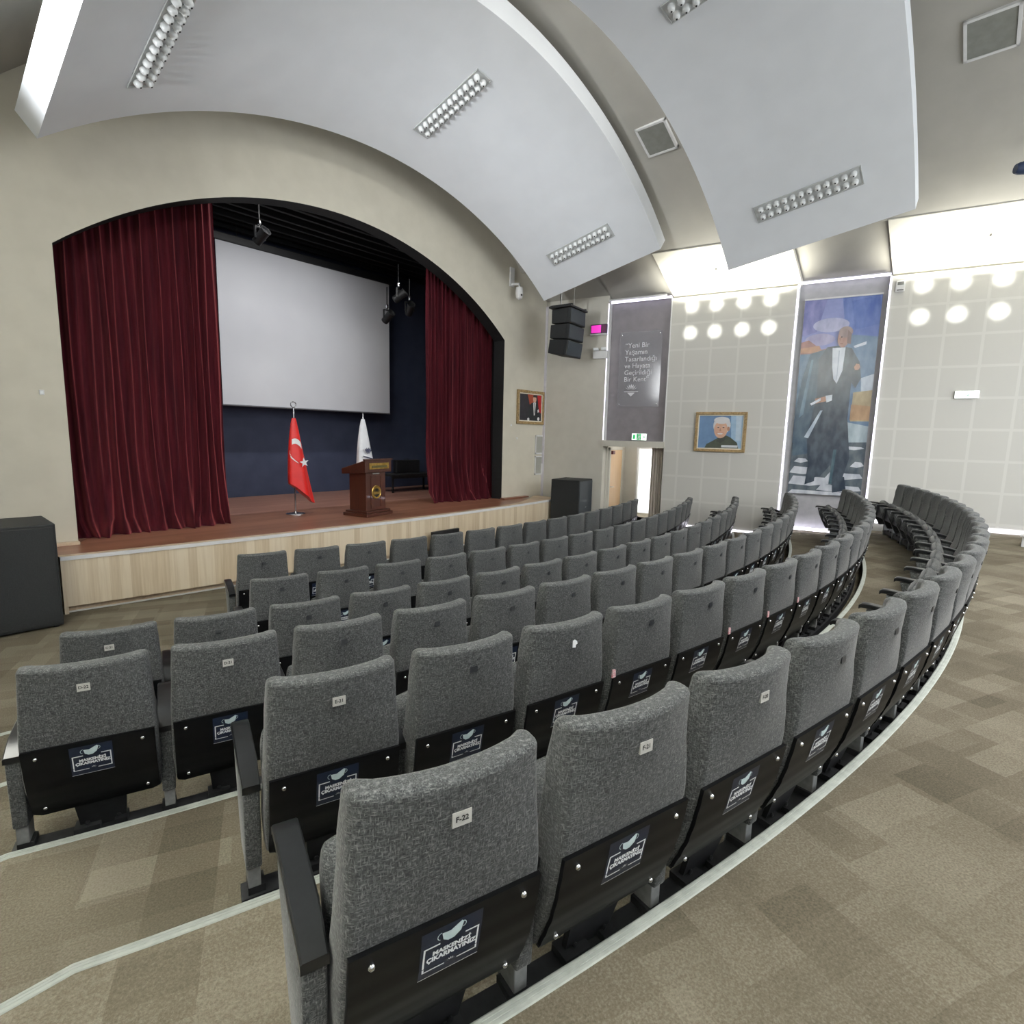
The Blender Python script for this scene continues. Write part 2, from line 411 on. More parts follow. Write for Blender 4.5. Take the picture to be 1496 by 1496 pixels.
# entrance lobby behind the doorway
VM = dict(loc=(11.488, 7.2, 0), rz=math.atan2(.2055, .9787))      # local x into the lobby, -y to the right
struct('wall_lobby_left', MB().box(.2, 1.57, 0, .1, 0, 2.6), WALLPL, 'beige left wall of the entrance lobby', smooth=False, **VM)
lb = MB().box(1.57, 1.67, -.36, .1, 0, 2.6).box(1.57, 1.67, -.36, -1.7, 1.95, 2.6).box(1.57, 1.67, -1.7, -1.0, 0, 2.6)
struct('wall_lobby_back', lb, WALLPL, 'beige far wall of the entrance lobby', smooth=False, **VM)
struct('wall_lobby_right', MB().box(.3, 3.4, -1.75, -1.65, 0, 2.6), WALLPL, 'beige right wall of the entrance lobby', smooth=False, **VM)
struct('ceiling', MB().box(.2, 3.4, -1.75, .2, 2.5, 2.6), WALLPL, 'ceiling of the entrance lobby', smooth=False, **VM)
struct('wall_corridor', MB().box(3.3, 3.4, -1.75, .4, 0, 2.6), WHITE, 'white sunlit wall beyond the lobby', smooth=False, **VM)
dr = struct('door_1', MB().box(.33, 1.2, -.045, -.004, .0, 1.9), DOORWOOD, 'pale wooden door in the lobby side wall', smooth=False, **VM)
obj('door_frame', MB().box(.26, .33, -.055, 0, 0, 1.97).box(1.2, 1.27, -.055, 0, 0, 1.97).box(.26, 1.27, -.055, 0, 1.9, 1.97), WALLPL, dr, smooth=False)
obj('door_handle', MB().tube([(.42, -.045, .98), (.42, -.09, .98), (.52, -.09, .98)], .011).lathe([(.024, 0), (.024, .01), (.001, .01)], 16, (.42, -.045, .98), 'y'), CHROME, dr)
obj('door_closer', MB().box(.36, .50, -.1, -.045, 1.8, 1.88), pmat('dark_red_closer', 90, 30, 34), dr, smooth=False)
d2 = struct('door_2', MB().box(1.555, 1.685, -.37, -.33, 0, 1.97).box(1.555, 1.685, -1.03, -.99, 0, 1.97).box(1.555, 1.685, -1.03, -.33, 1.93, 1.97), TRIMW, 'white frame of the bright open doorway', smooth=False, **VM)
# curtain at the doorway
def drape_mesh(w, h, n, amp, phase=0):
    mb = MB(); m = int(n*10)
    fr = [[(w*i/m, amp*sin(2*PI*n*i/m+phase)+.3*amp*sin(2*PI*n*1.7*i/m+1)+(0 if j else 0), h*j/6) for i in range(m+1)] for j in range(7)]
    back = [[(x, y+.006, z) for x, y, z in r[::-1]] for r in fr]
    mb.loft([a+b for a, b in zip(fr, back)], True); return mb
o = obj('door_curtain', drape_mesh(.34, 1.98, 5, .03), DRAPE, loc=wall_pt(6.12, .01, -.2), rz=WA, angle=60)
tag(o, 'taupe fabric curtain drawn to the right side of the lit doorway', 'curtain')

# ------------------------------------------------------------------ ceiling: soffits and ruled vault
def edge_x(y): return 12.0-.21*y
ZE, ZK = 5.98, 7.9
def vault(u, y):
    hw = edge_x(y)-5.6; r = ZK-ZE; R = (hw*hw+r*r)/(2*r); a = math.asin(hw/R)
    t = (2*u-1)*a; return (5.6+R*sin(t), y, ZK-R+R*cos(t))
ce = MB(); ce.recalc = False
NU, ys = 48, [8.85-.9*i for i in range(17)]
for j in range(16):
    for i in range(NU):
        p = [vault(i/NU, ys[j]), vault(i/NU, ys[j+1]), vault((i+1)/NU, ys[j+1]), vault((i+1)/NU, ys[j])]
        ce.add(p, [(0, 1, 2, 3)])
c = struct('ceiling', ce, CEIL, 'grey vaulted ceiling of the hall')
def soffit(y0, y1, off, m, label, mir=False):
    """sloping strip from the wall head to the vault's edge; off lowers it into the room"""
    mb = MB(); P = []
    for y in (y0, y1):
        for d in (0, .16):
            P.append([(wx(y)+.16-.12*0, y, ZT-off+d), (edge_x(y)-.02, y, ZE-off+d)])
    def X(p): return (11.2-p[0], p[1], p[2]) if mir else p
    v = [X(P[0][0]), X(P[0][1]), X(P[1][1]), X(P[1][0]), X(P[2][0]), X(P[2][1]), X(P[3][1]), X(P[3][0])]
    mb.add(v, [(0, 1, 2, 3), (7, 6, 5, 4), (0, 4, 5, 1), (1, 5, 6, 2), (2, 6, 7, 3), (3, 7, 4, 0)])
    return struct('ceiling', mb, m, label, smooth=False)
for mir in (False, True):
    s = 'left' if mir else 'right'
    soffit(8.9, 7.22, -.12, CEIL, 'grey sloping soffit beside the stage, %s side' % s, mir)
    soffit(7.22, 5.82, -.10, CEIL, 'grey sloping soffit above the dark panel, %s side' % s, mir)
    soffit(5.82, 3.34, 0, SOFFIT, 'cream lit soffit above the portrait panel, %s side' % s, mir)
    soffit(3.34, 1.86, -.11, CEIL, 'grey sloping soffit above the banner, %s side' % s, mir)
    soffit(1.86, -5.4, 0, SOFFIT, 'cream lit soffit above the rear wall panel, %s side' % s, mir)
struct('trim_11', MB().box(0, .05, -1.35, .0, -.02, .02), TRIMW, 'white joint in the soffit beside the stage', loc=(wx(7.22)-.02, 7.25, ZT+.1), rz=0, smooth=False).rotation_euler = (0, math.radians(35), WA+PI/2)

# two curved white acoustic panels hung below the vault
E1 = (8.1, 5.70, -.37, 7.12, 5.24); E2 = (5.4, 5.85, .57, 6.93, 5.88)
E3 = (4.0, 5.9, .46, 6.43, 5.22); E4 = (1.33, 5.9, .52, 6.78, 5.65)
def ep(E, u, dr=0):
    Y, cx, cz, R, ze = E; a = math.asin(sqrt(R*R-(ze-cz)**2)/R); t = (2*u-1)*a
    return Vector((cx+(R+dr)*sin(t), Y, cz+(R+dr)*cos(t)))
def PS(P, u, v, dr=0): return ep(P[0], u, dr)*(1-v)+ep(P[1], u, dr)*v
def cloud(P, label):
    nu, nv = 64, 6; mb = MB()
    rings = []
    for i in range(nu+1):
        u = i/nu
        rings.append([PS(P, u, j/nv) for j in range(nv+1)]+[PS(P, u, 1-j/nv, .27) for j in range(nv+1)])
    mb.loft(rings, True)
    o = obj('ceiling_panel', mb, PANELW, angle=25)
    return tag(o, label, 'acoustic panel', 'curved acoustic panels under the vault')
P1, P2 = (E1, E2), (E3, E4)
cloud(P1, 'large curved white acoustic panel nearest the stage arch')
cloud(P2, 'large curved white acoustic panel in the middle of the hall, farther from stage')

# luminaires on the panels: two rows of twelve lenses on a white tray
lens = MB().lathe([(.044, 0), (.044, .02), (.040, .045), (.03, .06), (.014, .068), (.001, .07)], 16).mesh('lens', GLASSY, angle=60)
tipm = MB().lathe([(.012, .066), (.010, .073), (.001, .074)], 10).mesh('tip', INK)
def luminaire(P, u, v0, v1, label):
    a, b = PS(P, u, v0), PS(P, u, v1)
    du = (PS(P, u+.01, (v0+v1)/2)-PS(P, u-.01, (v0+v1)/2)).normalized()
    ex = (b-a).normalized(); ez = ex.cross(du).normalized()
    if ez.z > 0: ez = -ez
    ey = ez.cross(ex)
    M = Matrix((ex, ey, ez)).transposed().to_4x4(); M.translation = (a+b)/2
    L = (b-a).length
    t = thing('ceiling_luminaire', label, 'ceiling light', group='ceiling luminaires on the curved panels')
    t.matrix_world = M
    fr = MB().box(-L/2, L/2, -.15, .15, -.02, .006)
    for y in (-.15, .138): fr.box(-L/2, L/2, y, y+.012, .0, .016)
    for x in (-L/2, L/2-.012): fr.box(x, x+.012, -.15, .15, .0, .016)
    obj('tray', fr, pmat('tray_grey', 196, 199, 199), t, smooth=False)
    for r in (-1, 1):
        for k in range(12):
            p = (-L/2+.1+(L-.2)*k/11, r*.066, .004)
            q = link('lens', lens, t, p); link('tip', tipm, q)
luminaire(P1, .105, .2, .7, 'double row lens luminaire at the left end of the panel nearest the stage')
luminaire(P1, .528, .24, .743, 'double row lens luminaire in the middle of the panel nearest the stage')
luminaire(P1, .915, .232, .743, 'double row lens luminaire at the right end of the panel nearest the stage')
luminaire(P2, .538, .23, .77, 'double row lens luminaire at the top edge of the picture on second panel')
luminaire(P2, .914, .232, .776, 'double row lens luminaire at the right end of the second panel')

def on_vault(o_u, y):
    p = Vector(vault(o_u, y)); tx = (Vector(vault(o_u+.01, y))-Vector(vault(o_u-.01, y))).normalized()
    ty = Vector((0, 1, 0)); ez = tx.cross(ty).normalized()
    if ez.z > 0: ez = -ez
    ex = tx; ey = ez.cross(ex)
    M = Matrix((ex, ey, ez)).transposed().to_4x4(); M.translation = p+ez*.028; return M
def u_for(x, y):
    lo, hi = .5, 1.
    for _ in range(40):
        m = (lo+hi)/2
        if vault(m, y)[0] < x: lo = m
        else: hi = m
    return lo
for x, y, lab in ((8.96, 4.88, 'square return air grille on vault between the two curved panels'), (9.39, .64, 'square return air grille on vault at the top right corner')):
    t = thing('air_vent', lab, 'air vent', group='square vents in the vault'); t.matrix_world = on_vault(u_for(x, y), y)
    f = MB()
    for a0, a1, b0, b1 in ((-.29, .29, -.27, -.235), (-.29, .29, .235, .27), (-.29, -.255, -.27, .27), (.255, .29, -.27, .27)): f.box(a0, a1, b0, b1, -.04, .014)
    obj('frame', f, TRIMW, t, smooth=False)
    obj('grille', MB().box(-.26, .26, -.24, .24, -.03, .004), pmat('dim_grille', 132, 134, 128), t, smooth=False)
for p, lab in (((11.50, 4.758, 5.852), 'small sprinkler head on the cream soffit above the portrait'), ((12.39, .515, 5.80), 'small sprinkler head on the cream soffit at far right')):
    y = p[1]; f = (wx(y)-p[0])/(wx(y)-edge_x(y)); z = ZT+(ZE-ZT)*min(1, f+.1)
    o = obj('sprinkler', MB().lathe([(.035, 0), (.035, -.012), (.012, -.014), (.012, -.05), (.03, -.052), (.03, -.058), (.001, -.058)], 14), pmat('grey_sprinkler', 120, 118, 112), loc=(p[0], p[1], z+.0))
    tag(o, lab, 'sprinkler')

# ------------------------------------------------------------------ stage
st = thing('stage', 'raised stage with red brown boards and a birch plank front', 'stage', (5.6, 8.2, 0))
def sy(x): return 7.72+.0128*(x-5.6)**2
xs = [1.16+(10.98-1.16)*i/60 for i in range(61)]
def slab(fy0, fy1, z0, z1, x_=xs):
    mb = MB(); rings = []
    for x in x_:
        a, b = fy0(x), fy1(x)
        rings.append([(x-5.6, a-8.2, z0), (x-5.6, a-8.2, z1), (x-5.6, b-8.2, z1), (x-5.6, b-8.2, z0)])
    return mb.loft(rings, True)
def border_in(x): return sy(x)+.17 if x < 8.6 else sy(x)+.17+(x-8.6)**2*.13
obj('stage_floor', MB().box(-5.74, 4.94, YW+TH-8.2, 1.9, 0, H), STAGEWOOD, st, smooth=False)
obj('lit_back_floor', MB().box(-5.74, 4.94, 1.9, 4.54, 0, H), LITWOOD, st, smooth=False)  # rear strip of the same floor, its brighter light put into the colour
obj('apron_floor', slab(lambda x: min(border_in(x), 8.84), lambda x: YW+TH if XL < x < XR else 8.845, H-.1, H, [x for x in xs if x < 10.3]), STAGEWOOD, st, smooth=False)
obj('border', slab(lambda x: sy(x)+.02, lambda x: min(border_in(x), 8.84), H-.1, H+.001), BIRCHTOP, st, smooth=False)
obj('edge_strip', slab(lambda x: sy(x)-.012, lambda x: sy(x)+.03, H-.035, H+.006), TRIMW, st, smooth=False)
obj('front_panelling', slab(lambda x: sy(x), lambda x: sy(x)+.04, .09, H-.03), BIRCH, st, smooth=False)
obj('kick_board', slab(lambda x: sy(x)+.09, lambda x: sy(x)+.13, 0, .1), BIRCHTOP, st, smooth=False)
obj('kick_light', slab(lambda x: sy(x)+.07, lambda x: sy(x)+.09, 0.0, .016), pmat('pale_strip', 214, 214, 210), st, smooth=False)
for x in (1.16, 10.94):
    obj('end_panel', MB().box(x-5.6, x+.04-5.6, sy(x)-8.2, 8.84-8.2, 0, H-.002), BIRCH, st, smooth=False)
obj('threshold', MB().box(XR-5.6-.06, XR-5.6+.85, 8.70-8.2, 8.84-8.2, H, H+.035), STAGEWOOD, st, smooth=False)
obj('threshold', MB().box(1.17-5.6, XL-5.6-.0, 8.74-8.2, 8.84-8.2, H, H+.035), BIRCHTOP, st, smooth=False)

# red velvet curtains
def stage_curtain(x0, x1, label, seed):
    rnd = random.Random(seed)
    W = x1-x0; n = 360; zt = 6.35; zb = H+.004; m = 26
    pos = []; q = .03
    while q < W: pos.append((q, rnd.uniform(.55, 1.25), rnd.uniform(.022, .034), rnd.uniform(-.10, .10), rnd.random())); q += rnd.uniform(.075, .135)
    fr = []
    for j in range(m+1):
        t = j/m; z = zb+(zt-zb)*t**1.25
        flare = max(0, 1-(z-zb)/1.3); puddle = max(0, 1-(z-zb)/.20)
        row = []
        for i in range(n+1):
            s = i/n*W
            d = 0
            for c, a, wd, sl, r in pos:                 # each fold is a soft ridge of its own
                cc = c+sl*flare*flare+.012*sin(1.7*z+9*r)
                u = (s-cc)/(wd*(1+.7*flare)); d += a*math.exp(-u*u)*(1 if r > .25 else (1-t)**.5)
            y = 9.40-.085*d*(1+.7*flare)-.06*flare**2-.10*puddle**2*(.6+.4*sin(9.3*s+seed))+.03*sin(2.6*s+seed)
            x = x0+s+.05*puddle*sin(11*s+seed)
            row.append((x, y, z+.05*puddle*(1-puddle)*4*max(0, sin(6.1*s+seed))))
        fr.append(row)
    back = [[(x, y+.012, z) for x, y, z in r[::-1]] for r in fr]
    mb = MB().loft([a+b for a, b in zip(fr, back)], True)
    o = obj('stage_curtain', mb, VELVET, angle=80)
    return tag(o, label, 'curtain', 'red velvet stage curtains')
stage_curtain(1.2, 3.56, 'dark red velvet stage curtain gathered at left of the arch', 3)
stage_curtain(7.74, 9.78, 'dark red velvet stage curtain gathered at right of the arch', 8)
o = obj('black_drape', drape_mesh(.6, 5.4, 4, .03), BLACKST, loc=(9.8, 9.36, H+.002), angle=60)
tag(o, 'narrow black drape behind the right red curtain', 'curtain')

# projection screen
ps = thing('projection_screen', 'large pale projection screen hung above the stage', 'projection screen', (6.6, 12.0, 0))
obj('screen_surface', MB().box(-2.04, 2.07, 0, .012, 2.70, 5.93), SCREENM, ps, smooth=False)
obj('casing', MB().box(-2.15, 2.2, -.03, .14, 5.90, 6.06), pmat('black_case', 20, 21, 24), ps, smooth=False, bevel=.02)
for x in (-1.6, 1.6): obj('hanging_cable', MB().tube([(x, .05, 6.06), (x, .05, 7.2)], .008, 6), BLACKM, ps)
obj('bottom_bar', MB().tube([(-2.05, .006, 2.69), (2.08, .006, 2.69)], .018, 10), pmat('grey_bar', 90, 92, 98), ps)
# black slatted grid over the stage
sg = MB()
for i in range(9): sg.box(-.1, 10.5, 9.55+.34*i, 9.63+.34*i, 6.25+.02*(i % 2), 6.6)
struct('trim_12', sg, BLACKST, 'black battens under the stage ceiling', smooth=False)

# stage spotlights
def spotlight(x, y, z, label, yaw):
    t = thing('stage_spotlight', label, 'stage light', (x, y, z), yaw, 'stage lights hung in the arch')
    obj('hanger', MB().tube([(0, 0, .1), (0, 0, .62)], .013), BLACKM, t)
    obj('clamp', MB().box(-.02, .02, -.03, .03, .16, .24), CHROME, t, bevel=.006)
    obj('yoke', MB().box(-.105, -.09, -.02, .02, -.08, .12).box(.09, .105, -.02, .02, -.08, .12).box(-.105, .105, -.02, .02, .105, .12), BLACKM, t, smooth=False)
    b = MB().lathe([(.05, -.16), (.082, -.14), (.085, .1), (.095, .16), (.08, .16), (.07, .12), (.001, .12)], 20, (0, 0, -.05), 'y')
    b = obj('body', b, BLACKM, t); b.rotation_euler = (-.6, 0, 0)
spotlight(4.63, 10.2, 5.62, 'single stage light hanging above the left part of the screen', .3)
spotlight(7.62, 10.2, 5.2, 'stage light with a bright clamp above the right end of screen', .6)
spotlight(8.0, 10.3, 5.0, 'stage light hung lowest beside the right red curtain', -.4)
spotlight(7.75, 10.8, 4.85, 'dim stage light hanging behind the pair near right curtain', .1)

# flags
def flag_thing(x, y, label, cloth_mat, ring, zt, zc0, zc1, wmax, emblem):
    t = thing('flag', label, 'flag', (x, y, H), 0, 'ceremonial flags on stage')
    obj('base', MB().lathe([(.17, 0), (.17, .012), (.15, .02), (.03, .03), (.022, .05), (.001, .05)], 28), CHROME, t)
    obj('pole', MB().tube([(0, 0, .03), (.02, 0, zt-H-.12)], .014, 10), CHROME, t)
    zf = zt-H
    f = MB().tube([(.02, 0, zf-.14), (.02, 0, zf-.04)], [.02, .008], 10)
    if ring:
        pts = [(.02+.05*cos(a), 0, zf+.02+.05*sin(a)) for a in [PI*2*k/20 for k in range(21)]]
        f.tube(pts, .009, 8)
    else: f.tube([(.02, 0, zf-.05), (.02, 0, zf+.02)], [.012, .002], 8)
    obj('finial', f, CHROME, t)
    # cloth: a cone of folds that ends in a slanting hem
    n, m = 40, 24; rings = []
    for j in range(m+1):
        s = j/m; ring_ = []
        for i in range(n):
            a = 2*PI*i/n
            lx = cos(a)
            zb = zc1+(.30*(1-lx)*.5)*(zc0-zc1)*.9          # slanted hem, lower on the right
            z = zc0+(zb-zc0)*s
            w = .035+(wmax-.035)*(s**.8)
            r = 1+.10*sin(5*a+2*s)*s
            ring_.append((.03*s+.02+w*lx*r+.06*s*s, .42*w*sin(a)*r-.02*s, z-H))
        rings.append(ring_)
    cl = obj('cloth', MB().loft(rings, True), cloth_mat, t, angle=70)
    def front(u, s):                                        # point on the cloth's front
        a = -PI/2+u*1.35; lx = cos(a) if False else sin(u*1.35)
        zb = zc1+(.30*(1-lx)*.5)*(zc0-zc1)*.9; z = zc0+(zb-zc0)*s
        w = .035+(wmax-.035)*(s**.8); aa = math.atan2(-cos(u*1.35), lx); r = 1+.10*sin(5*aa+2*s)*s
        return (.03*s+.02+(w*lx)*r+.06*s*s, -.42*w*cos(u*1.35)*r-.02*s-.006, z-H)
    return t, cl, front
t, cl, fr = flag_thing(4.8, 9.55, 'red flag with white crescent and star on a chrome pole', REDFLAG, True, 2.64, 2.42, .86, .24, None)
def ribbon(fr, path, n=5):
    """path: list of (u0,u1,s); builds a strip on the cloth"""
    mb = MB(); mb.recalc = True
    for (a0, a1, s), (b0, b1, s2) in zip(path, path[1:]):
        for k in range(n):
            f0, f1 = k/n, (k+1)/n
            q = [fr(a0+(a1-a0)*f0, s), fr(a0+(a1-a0)*f1, s), fr(b0+(b1-b0)*f1, s2), fr(b0+(b1-b0)*f0, s2)]
            mb.add(q, [(0, 1, 2, 3)])
    return mb
# crescent: broad white arc on the upper folds and its thin horn lower left
cres = ribbon(fr, [(-.98, .98, .27), (-.98, .98, .315), (-.98, .98, .345)], 14)
cres.v = [(x, y, z-5.5*(x-.05)**2) for x, y, z in cres.v]
obj('crescent', cres, WHITE, cl)
horn = MB()
hp = [fr(u, s) for u, s in ((-.98, .50), (-.95, .56), (-.7, .60), (-.3, .615), (-.02, .605))]
hq = [fr(u, s) for u, s in ((-.90, .50), (-.82, .545), (-.6, .58), (-.3, .60), (-.02, .600))]
for k in range(4): horn.add([hp[k], hp[k+1], hq[k+1], hq[k]], [(0, 1, 2, 3)])
obj('crescent_horn', horn, WHITE, cl)
stp = []
for k in range(10):
    a = PI/2+.15+k*PI/5; r = .092 if k % 2 == 0 else .037
    stp.append((.115+r*cos(a), 1.86-.55-r*0+r*sin(a)-.39+.03))
star = MB().flat([(x, z) for x, z in stp], -.155)
obj('star', star, WHITE, cl)
t, cl, fr = flag_thing(6.28, 9.62, 'white flag with dark crest on a pole behind the lectern', WHITEFLAG, False, 2.56, 2.46, 1.0, .26, None)
em = MB()
for k in range(5):
    a = -.5+.25*k
    em.prism([(.04+.04*sin(a), 1.05+.04*cos(a)), (.04+.13*sin(a)-.018*cos(a), 1.05+.13*cos(a)), (.04+.17*sin(a), 1.05+.17*cos(a)), (.04+.13*sin(a)+.018*cos(a), 1.05+.13*cos(a))], -.150, -.146)
em.prism([(-.08, 1.03), (.16, .97), (.16, .995), (-.08, 1.055)], -.150, -.146)
obj('crest', em, pmat('dark_blue_print', 52, 56, 84), cl, smooth=False)

# lectern
lt = thing('lectern', 'dark wooden lectern with gold emblem standing on the stage', 'lectern', (5.80, 8.72, H), math.radians(14))
obj('base', MB().box(-.36, .34, -.30, .28, 0, .06).box(-.33, .31, -.27, .25, .06, .10), LECTERN, lt, bevel=.008, smooth=False)
obj('body', MB().box(-.27, .25, -.2, .2, .10, .80), LECTERN, lt, smooth=False, bevel=.006)
obj('front_moulding', MB().box(-.15, -.13, -.212, -.2, .14, .74).box(.11, .13, -.212, -.2, .14, .74).box(-.15, .13, -.212, -.2, .72, .74).box(-.15, .13, -.212, -.2, .14, .16), LECTERN, lt, smooth=False)
tp = MB().add([(-.36, -.27, .80), (.34, -.27, .80), (.34, .30, .76), (-.36, .30, .76), (-.36, -.27, 1.03), (.34, -.27, 1.03), (.34, .30, .86), (-.36, .30, .86)],
              [(0, 3, 2, 1), (4, 5, 6, 7), (0, 1, 5, 4), (1, 2, 6, 5), (2, 3, 7, 6), (3, 0, 4, 7)])
obj('reading_top', tp, LECTERN, lt, smooth=False, bevel=.01)
obj('top_ledge', MB().box(-.38, .36, -.29, -.23, 1.02, 1.045), LECTERN, lt, smooth=False, bevel=.005)
pl = obj('name_plate', MB().box(-.26, .26, -.282, -.27, .86, .97), GOLD, lt, smooth=False, bevel=.003)
obj('plate_panel', MB().box(-.2, .2, -.287, -.281, .885, .925), pmat('olive_panel', 92, 84, 44), pl, smooth=False)
obj('small_plate', MB().box(-.10, .08, -.207, -.2, .762, .782), CHROME, lt, smooth=False)
eb = obj('emblem', MB().lathe([(.125, 0), (.125, .012), (.115, .02), (.108, .014), (.001, .014)], 36, (-.01, -.2, .43), 'y'), GOLD, lt)
rays = MB()
for k in range(7):
    a = -1.05+.35*k
    rays.prism([(-.01+.03*sin(a), .41+.03*cos(a)), (-.01+.075*sin(a)-.011*cos(a), .41+.075*cos(a)), (-.01+.10*sin(a), .41+.10*cos(a)), (-.01+.075*sin(a)+.011*cos(a), .41+.075*cos(a))], -.219, -.214)
rays.prism([(-.09, .39), (.07, .39), (-.01, .335)], -.219, -.214)
obj('emblem_rays', rays, INK, eb, smooth=False)

# bench, box and small table at the right of the stage
bn = thing('bench', 'long low black bench at the dark right side of stage', 'bench', (9.05, 11.7, H))
obj('seat', MB().box(-.75, .75, -.28, .28, .42, .47), BLACKM, bn, smooth=False, bevel=.006)
for sx in (-.70, .66):
    for s2 in (-.24, .20): obj('leg', MB().box(sx, sx+.04, s2, s2+.04, 0, .42), BLACKM, bn, smooth=False)
obj('apron', MB().box(-.7, .7, -.27, -.25, .36, .42), BLACKM, bn, smooth=False)
tb = thing('keyboard_case', 'upright black case standing on the low bench', 'case', (9.08, 11.85, H+.47))
obj('body', MB().box(-.38, .40, -.08, .08, 0, .34), BLACKM, tb, smooth=False, bevel=.02)
obj('handle', MB().tube([(-.06, 0, .34), (-.06, 0, .37), (.06, 0, .37), (.06, 0, .34)], .008), BLACKM, tb)
tb = thing('side_table', 'small black table half hidden behind the right red curtain', 'table', (10.18, 11.55, H))
obj('top', MB().box(-.3, .3, -.3, .3, .66, .70), BLACKM, tb, smooth=False, bevel=.006)
for sx in (-.28, .24):
    for s2 in (-.28, .24): obj('leg', MB().box(sx, sx+.04, s2, s2+.04, 0, .66), BLACKM, tb, smooth=False)

# ------------------------------------------------------------------ loudspeakers
def subwoofer(loc, rz, label, w, dpt, h):
    t = thing('subwoofer', label, 'loudspeaker', loc, rz, 'black subwoofer cabinets on the floor')
    obj('cabinet', MB().box(-w/2, w/2, -dpt/2, dpt/2, .02, h), SUBBLACK, t, smooth=False, bevel=.012)
    obj('front_grille', MB().box(-w/2+.02, w/2-.02, -dpt/2-.012, -dpt/2+.002, .05, h-.03), MESHBLACK if rz else SUBBLACK, t, smooth=False, bevel=.006)
    for sx in (-1, 1):
        for s2 in (-1, 1): obj('foot', MB().lathe([(.03, 0), (.03, .022), (.001, .022)], 12, (sx*(w/2-.06), s2*(dpt/2-.06), 0)), BLACKM, t)
    for sx in (-.12, .08): obj('pole_socket', MB().lathe([(.05, 0), (.05, .008), (.03, .008), (.02, .002), (.001, .002)], 18, (sx, .05, h)), pmat('grey_socket', 70, 74, 78), t)
    obj('badge', MB().box(-.03, .03, -dpt/2-.016, -dpt/2-.011, h*.45, h*.45+.012), CHROME, t, smooth=False)
    return t
subwoofer((.54, 7.9, 0), 0, 'big black subwoofer cabinet on the floor left of the stage', 1.08, .77, 1.147)
subwoofer((10.83, 7.66, 0), math.radians(12), 'black subwoofer cabinet on the floor right of the stage', .82, .72, 1.2)

la = thing('line_array', 'black line array of three hanging loudspeakers beside the arch', 'loudspeaker', (10.46, 7.70, 4.55), .12)
obj('top_frame', MB().box(-.40, .40, -.30, .26, .49, .53).box(-.34, -.30, -.3, .26, .53, .56).box(.30, .34, -.3, .26, .53, .56), BLACKM, la, smooth=False)
for k, (z0, z1, tilt) in enumerate(((.155, .485, 0), (-.175, .15, .05), (-.515, -.175, .13))):
    zc = (z0+z1)/2; hh = (z1-z0)/2
    M = Matrix.Translation((0, .03*k, zc)) @ Matrix.Rotation(tilt, 4, 'X')
    wedge = MB(); d0, d1 = -.27, .22
    vs = [(-.35, d0, -hh), (.35, d0, -hh), (.33, d1, -hh+.02), (-.33, d1, -hh+.02), (-.35, d0, hh), (.35, d0, hh), (.33, d1, hh-.02), (-.33, d1, hh-.02)]
    wedge.add([M @ Vector(v) for v in vs], [(0, 3, 2, 1), (4, 5, 6, 7), (0, 1, 5, 4), (1, 2, 6, 5), (2, 3, 7, 6), (3, 0, 4, 7)])
    cb = obj('cabinet', wedge, SUBBLACK, la, smooth=False, bevel=.008)
    obj('grille', MB().box(-.33, .33, -.285, -.265, -hh+.02, hh-.02, M=M), MESHBLACK, cb, smooth=False, bevel=.006)
    for px in (-.362, .345): obj('rigging_plate', MB().box(px, px+.017, -.2, -.12, -hh+.02, hh-.02, M=M), BLACKM, cb, smooth=False)
for sx in (-.30, .28): obj('hanging_cable', MB().tube([(sx, 0, .53), (sx, 0, 1.5)], .008, 6), pmat('pale_cable', 190, 190, 186), la)
obj('power_cable', MB().tube([(-.1, .1, .53), (-.14, .12, .75), (-.12, .1, 1.0), (-.2, .15, 1.35)], .012, 6), BLACKM, la)

# ------------------------------------------------------------------ things on the stage wall (front is -y)
cam_ = thing('security_camera', 'white dome security camera on a bracket right of the arch', 'security camera', (9.80, YW, 5.4))
obj('bracket', MB().box(-.07, .07, -.03, 0, .2, .62).tube([(0, -.02, .25), (0, -.25, .22), (0, -.25, .12)], .03, 10), TRIMW, cam_)
d_ = obj('dome', MB().lathe([(.001, .14), (.075, .13), (.085, .05), (.085, -.02), (.07, -.1), (.04, -.13), (.001, -.14)], 24, (0, -.25, .02)), TRIMW, cam_)
obj('camera_lens', MB().lathe([(.022, 0), (.022, .012), (.001, .012)], 14, (-.02, -.33, -.03), 'y'), INK, d_)

